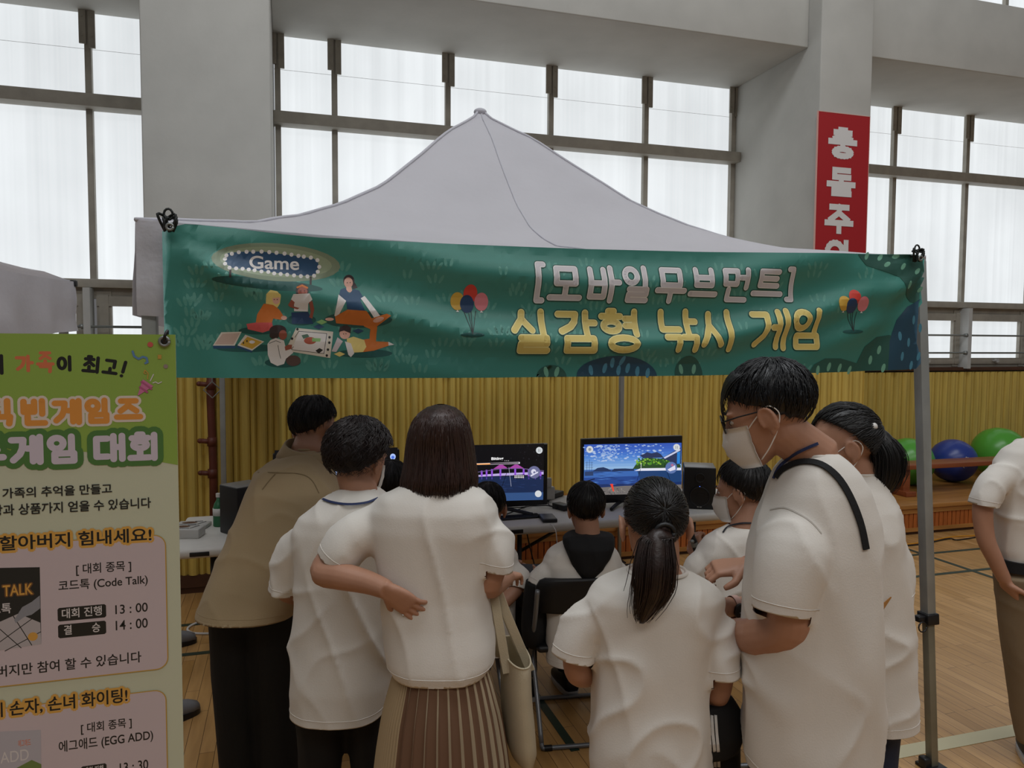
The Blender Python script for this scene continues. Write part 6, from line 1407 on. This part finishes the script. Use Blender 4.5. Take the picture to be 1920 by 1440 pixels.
lg, pv = sit(2, kx=.1, dx=.01)
p9 = person(dict(label='seated person in khaki trousers holding a phone, hidden behind the long haired woman', D=3.5, seed=81, amp=.008, pelvis=pv, toes=YF, vox=.0045,
    head=(915, 955, 3.5), face=(10, 14), hs=.97,
    tee=[(1012, 886, 944, .062), (1022, 868, 962, .08), (1040, 852, 972, .095), (1080, 848, 972, .105), (1140, 852, 968, .11), (1215, 852, 966, .12)],
    sleeves=[[(958, 1048, 3.5, .058), (975, 1080, 3.46, .054), (972, 1105, 3.43, .05)], [(866, 1048, 3.5, .058), (856, 1090, 3.5, .052)]],
    arms=[dict(p=[(958, 1050, 3.5, .038), (970, 1100, 3.44, .035), (928, 1140, 3.38, .034), (950, 1108, 3.46, .029), (966, 1090, 3.52, .023)], d=V(.9, .15, .35), n=V(0, .8, .3), side=-1, curl=(40, 44, 48, 52)), dict(p=[(866, 1050, 3.5, .038), (856, 1110, 3.5, .035), (900, 1105, 3.6, .029), (942, 1076, 3.66, .023)], d=V(.9, .4, .1), n=V(0, -.2, -1), side=1, curl=(30, 34, 38, 42))],
    legs=lg, pants=KHAKI, mask=True, hair=dict(rad=(.09, .106, .1), edge=((0, 66), (60, 82), (92, 96), (125, 114), (180, 124)), n=360, lift=.006, rough=.02, seed=27)))
c = W(996, 1068, 3.56); M_ = Matrix.Translation(Vector(c)) @ Matrix.Rotation(R(-18), 4, 'Z') @ Matrix.Rotation(R(25), 4, 'X')
mb = MB(); mb.rbox((-.075, -.036, -.005), (.075, .036, .005), .004, M=M_); t = mb.build('phone', BLKP, None, smooth='auto', label='black phone held sideways by the player in khaki trousers', cat='phone')
mb = MB(); mb.box((-.068, -.032, .005), (.068, .032, .0056), M=M_); mb.build('display', mat('dark_glass', '2a2b2e', .15), t)
lg, pv = sit(3)
p10 = person(dict(label='seated player with black hair, mostly hidden between the two women', D=3.42, seed=91, amp=.008, pelvis=pv, toes=YF,
    head=(733, 915, 3.42), face=(8, 10), hs=.97, top=BLACK, topname='black_top',
    tee=[(972, 706, 764, .062), (984, 688, 780, .08), (1002, 672, 792, .095), (1050, 668, 794, .105), (1120, 672, 790, .11), (1230, 672, 788, .12)],
    sleeves=[[(686, 1010, 3.42, .058), (676, 1070, 3.45, .05)], [(780, 1010, 3.42, .058), (790, 1070, 3.45, .05)]],
    arms=[dict(p=[(686, 1012, 3.42, .038), (676, 1090, 3.46, .034), (715, 1100, 3.62, .028), (735, 1090, 3.68, .022)], n=V(0, -1, 0)), dict(p=[(780, 1012, 3.42, .038), (790, 1090, 3.46, .034), (760, 1100, 3.62, .028), (745, 1090, 3.68, .022)], n=V(0, -1, 0), side=-1)],
    legs=lg, pants=DBLK, mask=False, hair=dict(rad=(.097, .108, .1), edge=((0, 66), (60, 82), (92, 100), (125, 118), (180, 128)), n=360, lift=.006, rough=.02, seed=29)))

# -- person at the right edge, hand in the pocket
p11 = person(dict(label='person in a tucked white T-shirt and khaki trousers at the right edge, hand in pocket', D=3.12, seed=101, amp=.010,
    head=(1990, 762, 3.12), face=(5, 5), hs=1.0, tucked=True,
    tee=[(822, 1938, 2002, .065), (832, 1912, 2026, .085), (846, 1888, 2048, .10), (868, 1872, 2064, .11), (910, 1868, 2066, .115), (980, 1868, 2060, .118), (1030, 1870, 2052, .118), (1058, 1878, 2046, .115)],
    sleeves=[[(1886, 868, 3.10, .068), (1860, 905, 3.09, .064), (1846, 932, 3.08, .062), (1842, 946, 3.08, .060)], [(2050, 868, 3.12, .068), (2070, 930, 3.12, .06)]],
    arms=[dict(p=[(1886, 868, 3.1, .042), (1848, 930, 3.08, .04), (1846, 1000, 3.07, .036), (1866, 1050, 3.06, .031), (1884, 1088, 3.06, .026)], d=V(.5, -1, .1), n=V(1, .2, .2), curl=(20, 24, 26, 30)), dict(p=[(2050, 868, 3.12, .042), (2075, 950, 3.12, .038), (2070, 1060, 3.1, .026)], n=V(-1, 0, 0), side=-1)],
    legs=[stand(1912, 1075, 3.10, .098, .08, .07, dx=.085, shift=(-.02, 0)), stand(2000, 1075, 3.14, .098, .08, .07)], pants=KHAKI, mask=True, toes=unit(V(.4, 0, 1)),
    hair=dict(rad=(.09, .106, .1), n=300, lift=.006, rough=.02, seed=33)))
mb = MB(); mb.loft([ell(W(1960, y, 3.12), CR, CF, a, .124, 36, 2.4) for y, a in ((1046, .205), (1066, .207))]); mb.build('belt', BLACK, p11['root'], smooth='auto')

# -- sneakers of someone standing behind the poster, only partly in view
def sneaker(px, py, ang, lab):
    c = onZ(px, py, 0); t = thing('sneaker', (c[0], c[1], 0), lab, 'shoe', 'grey sneakers behind the poster'); f = np.array([math.sin(R(ang)), math.cos(R(ang)), 0]); sd = np.cross(f, UP); mb = MB()
    mb.loft([ell(c+f*x+UP*z, sd, UP, w_, h_, 16, 2.6) for x, z, w_, h_ in ((-.13, .055, .03, .036), (-.11, .058, .038, .045), (-.05, .058, .041, .048), (.02, .05, .046, .038), (.09, .04, .043, .028), (.125, .034, .03, .018))]); mb.build('upper', mat('grey_mesh', '77777a', .7, .3, 200), t, smooth=True)
    mb = MB(); mb.loft([ell(c+UP*z, f, sd, .135, .049, 24, 2.6) for z in (.001, .026)]); mb.build('sole', BLKP, t, smooth='auto')
sneaker(322, 1212, 75, 'grey sneaker with black sole behind the poster edge, the higher one'); sneaker(320, 1352, 60, 'grey sneaker with black sole low beside the poster edge, the nearer one')
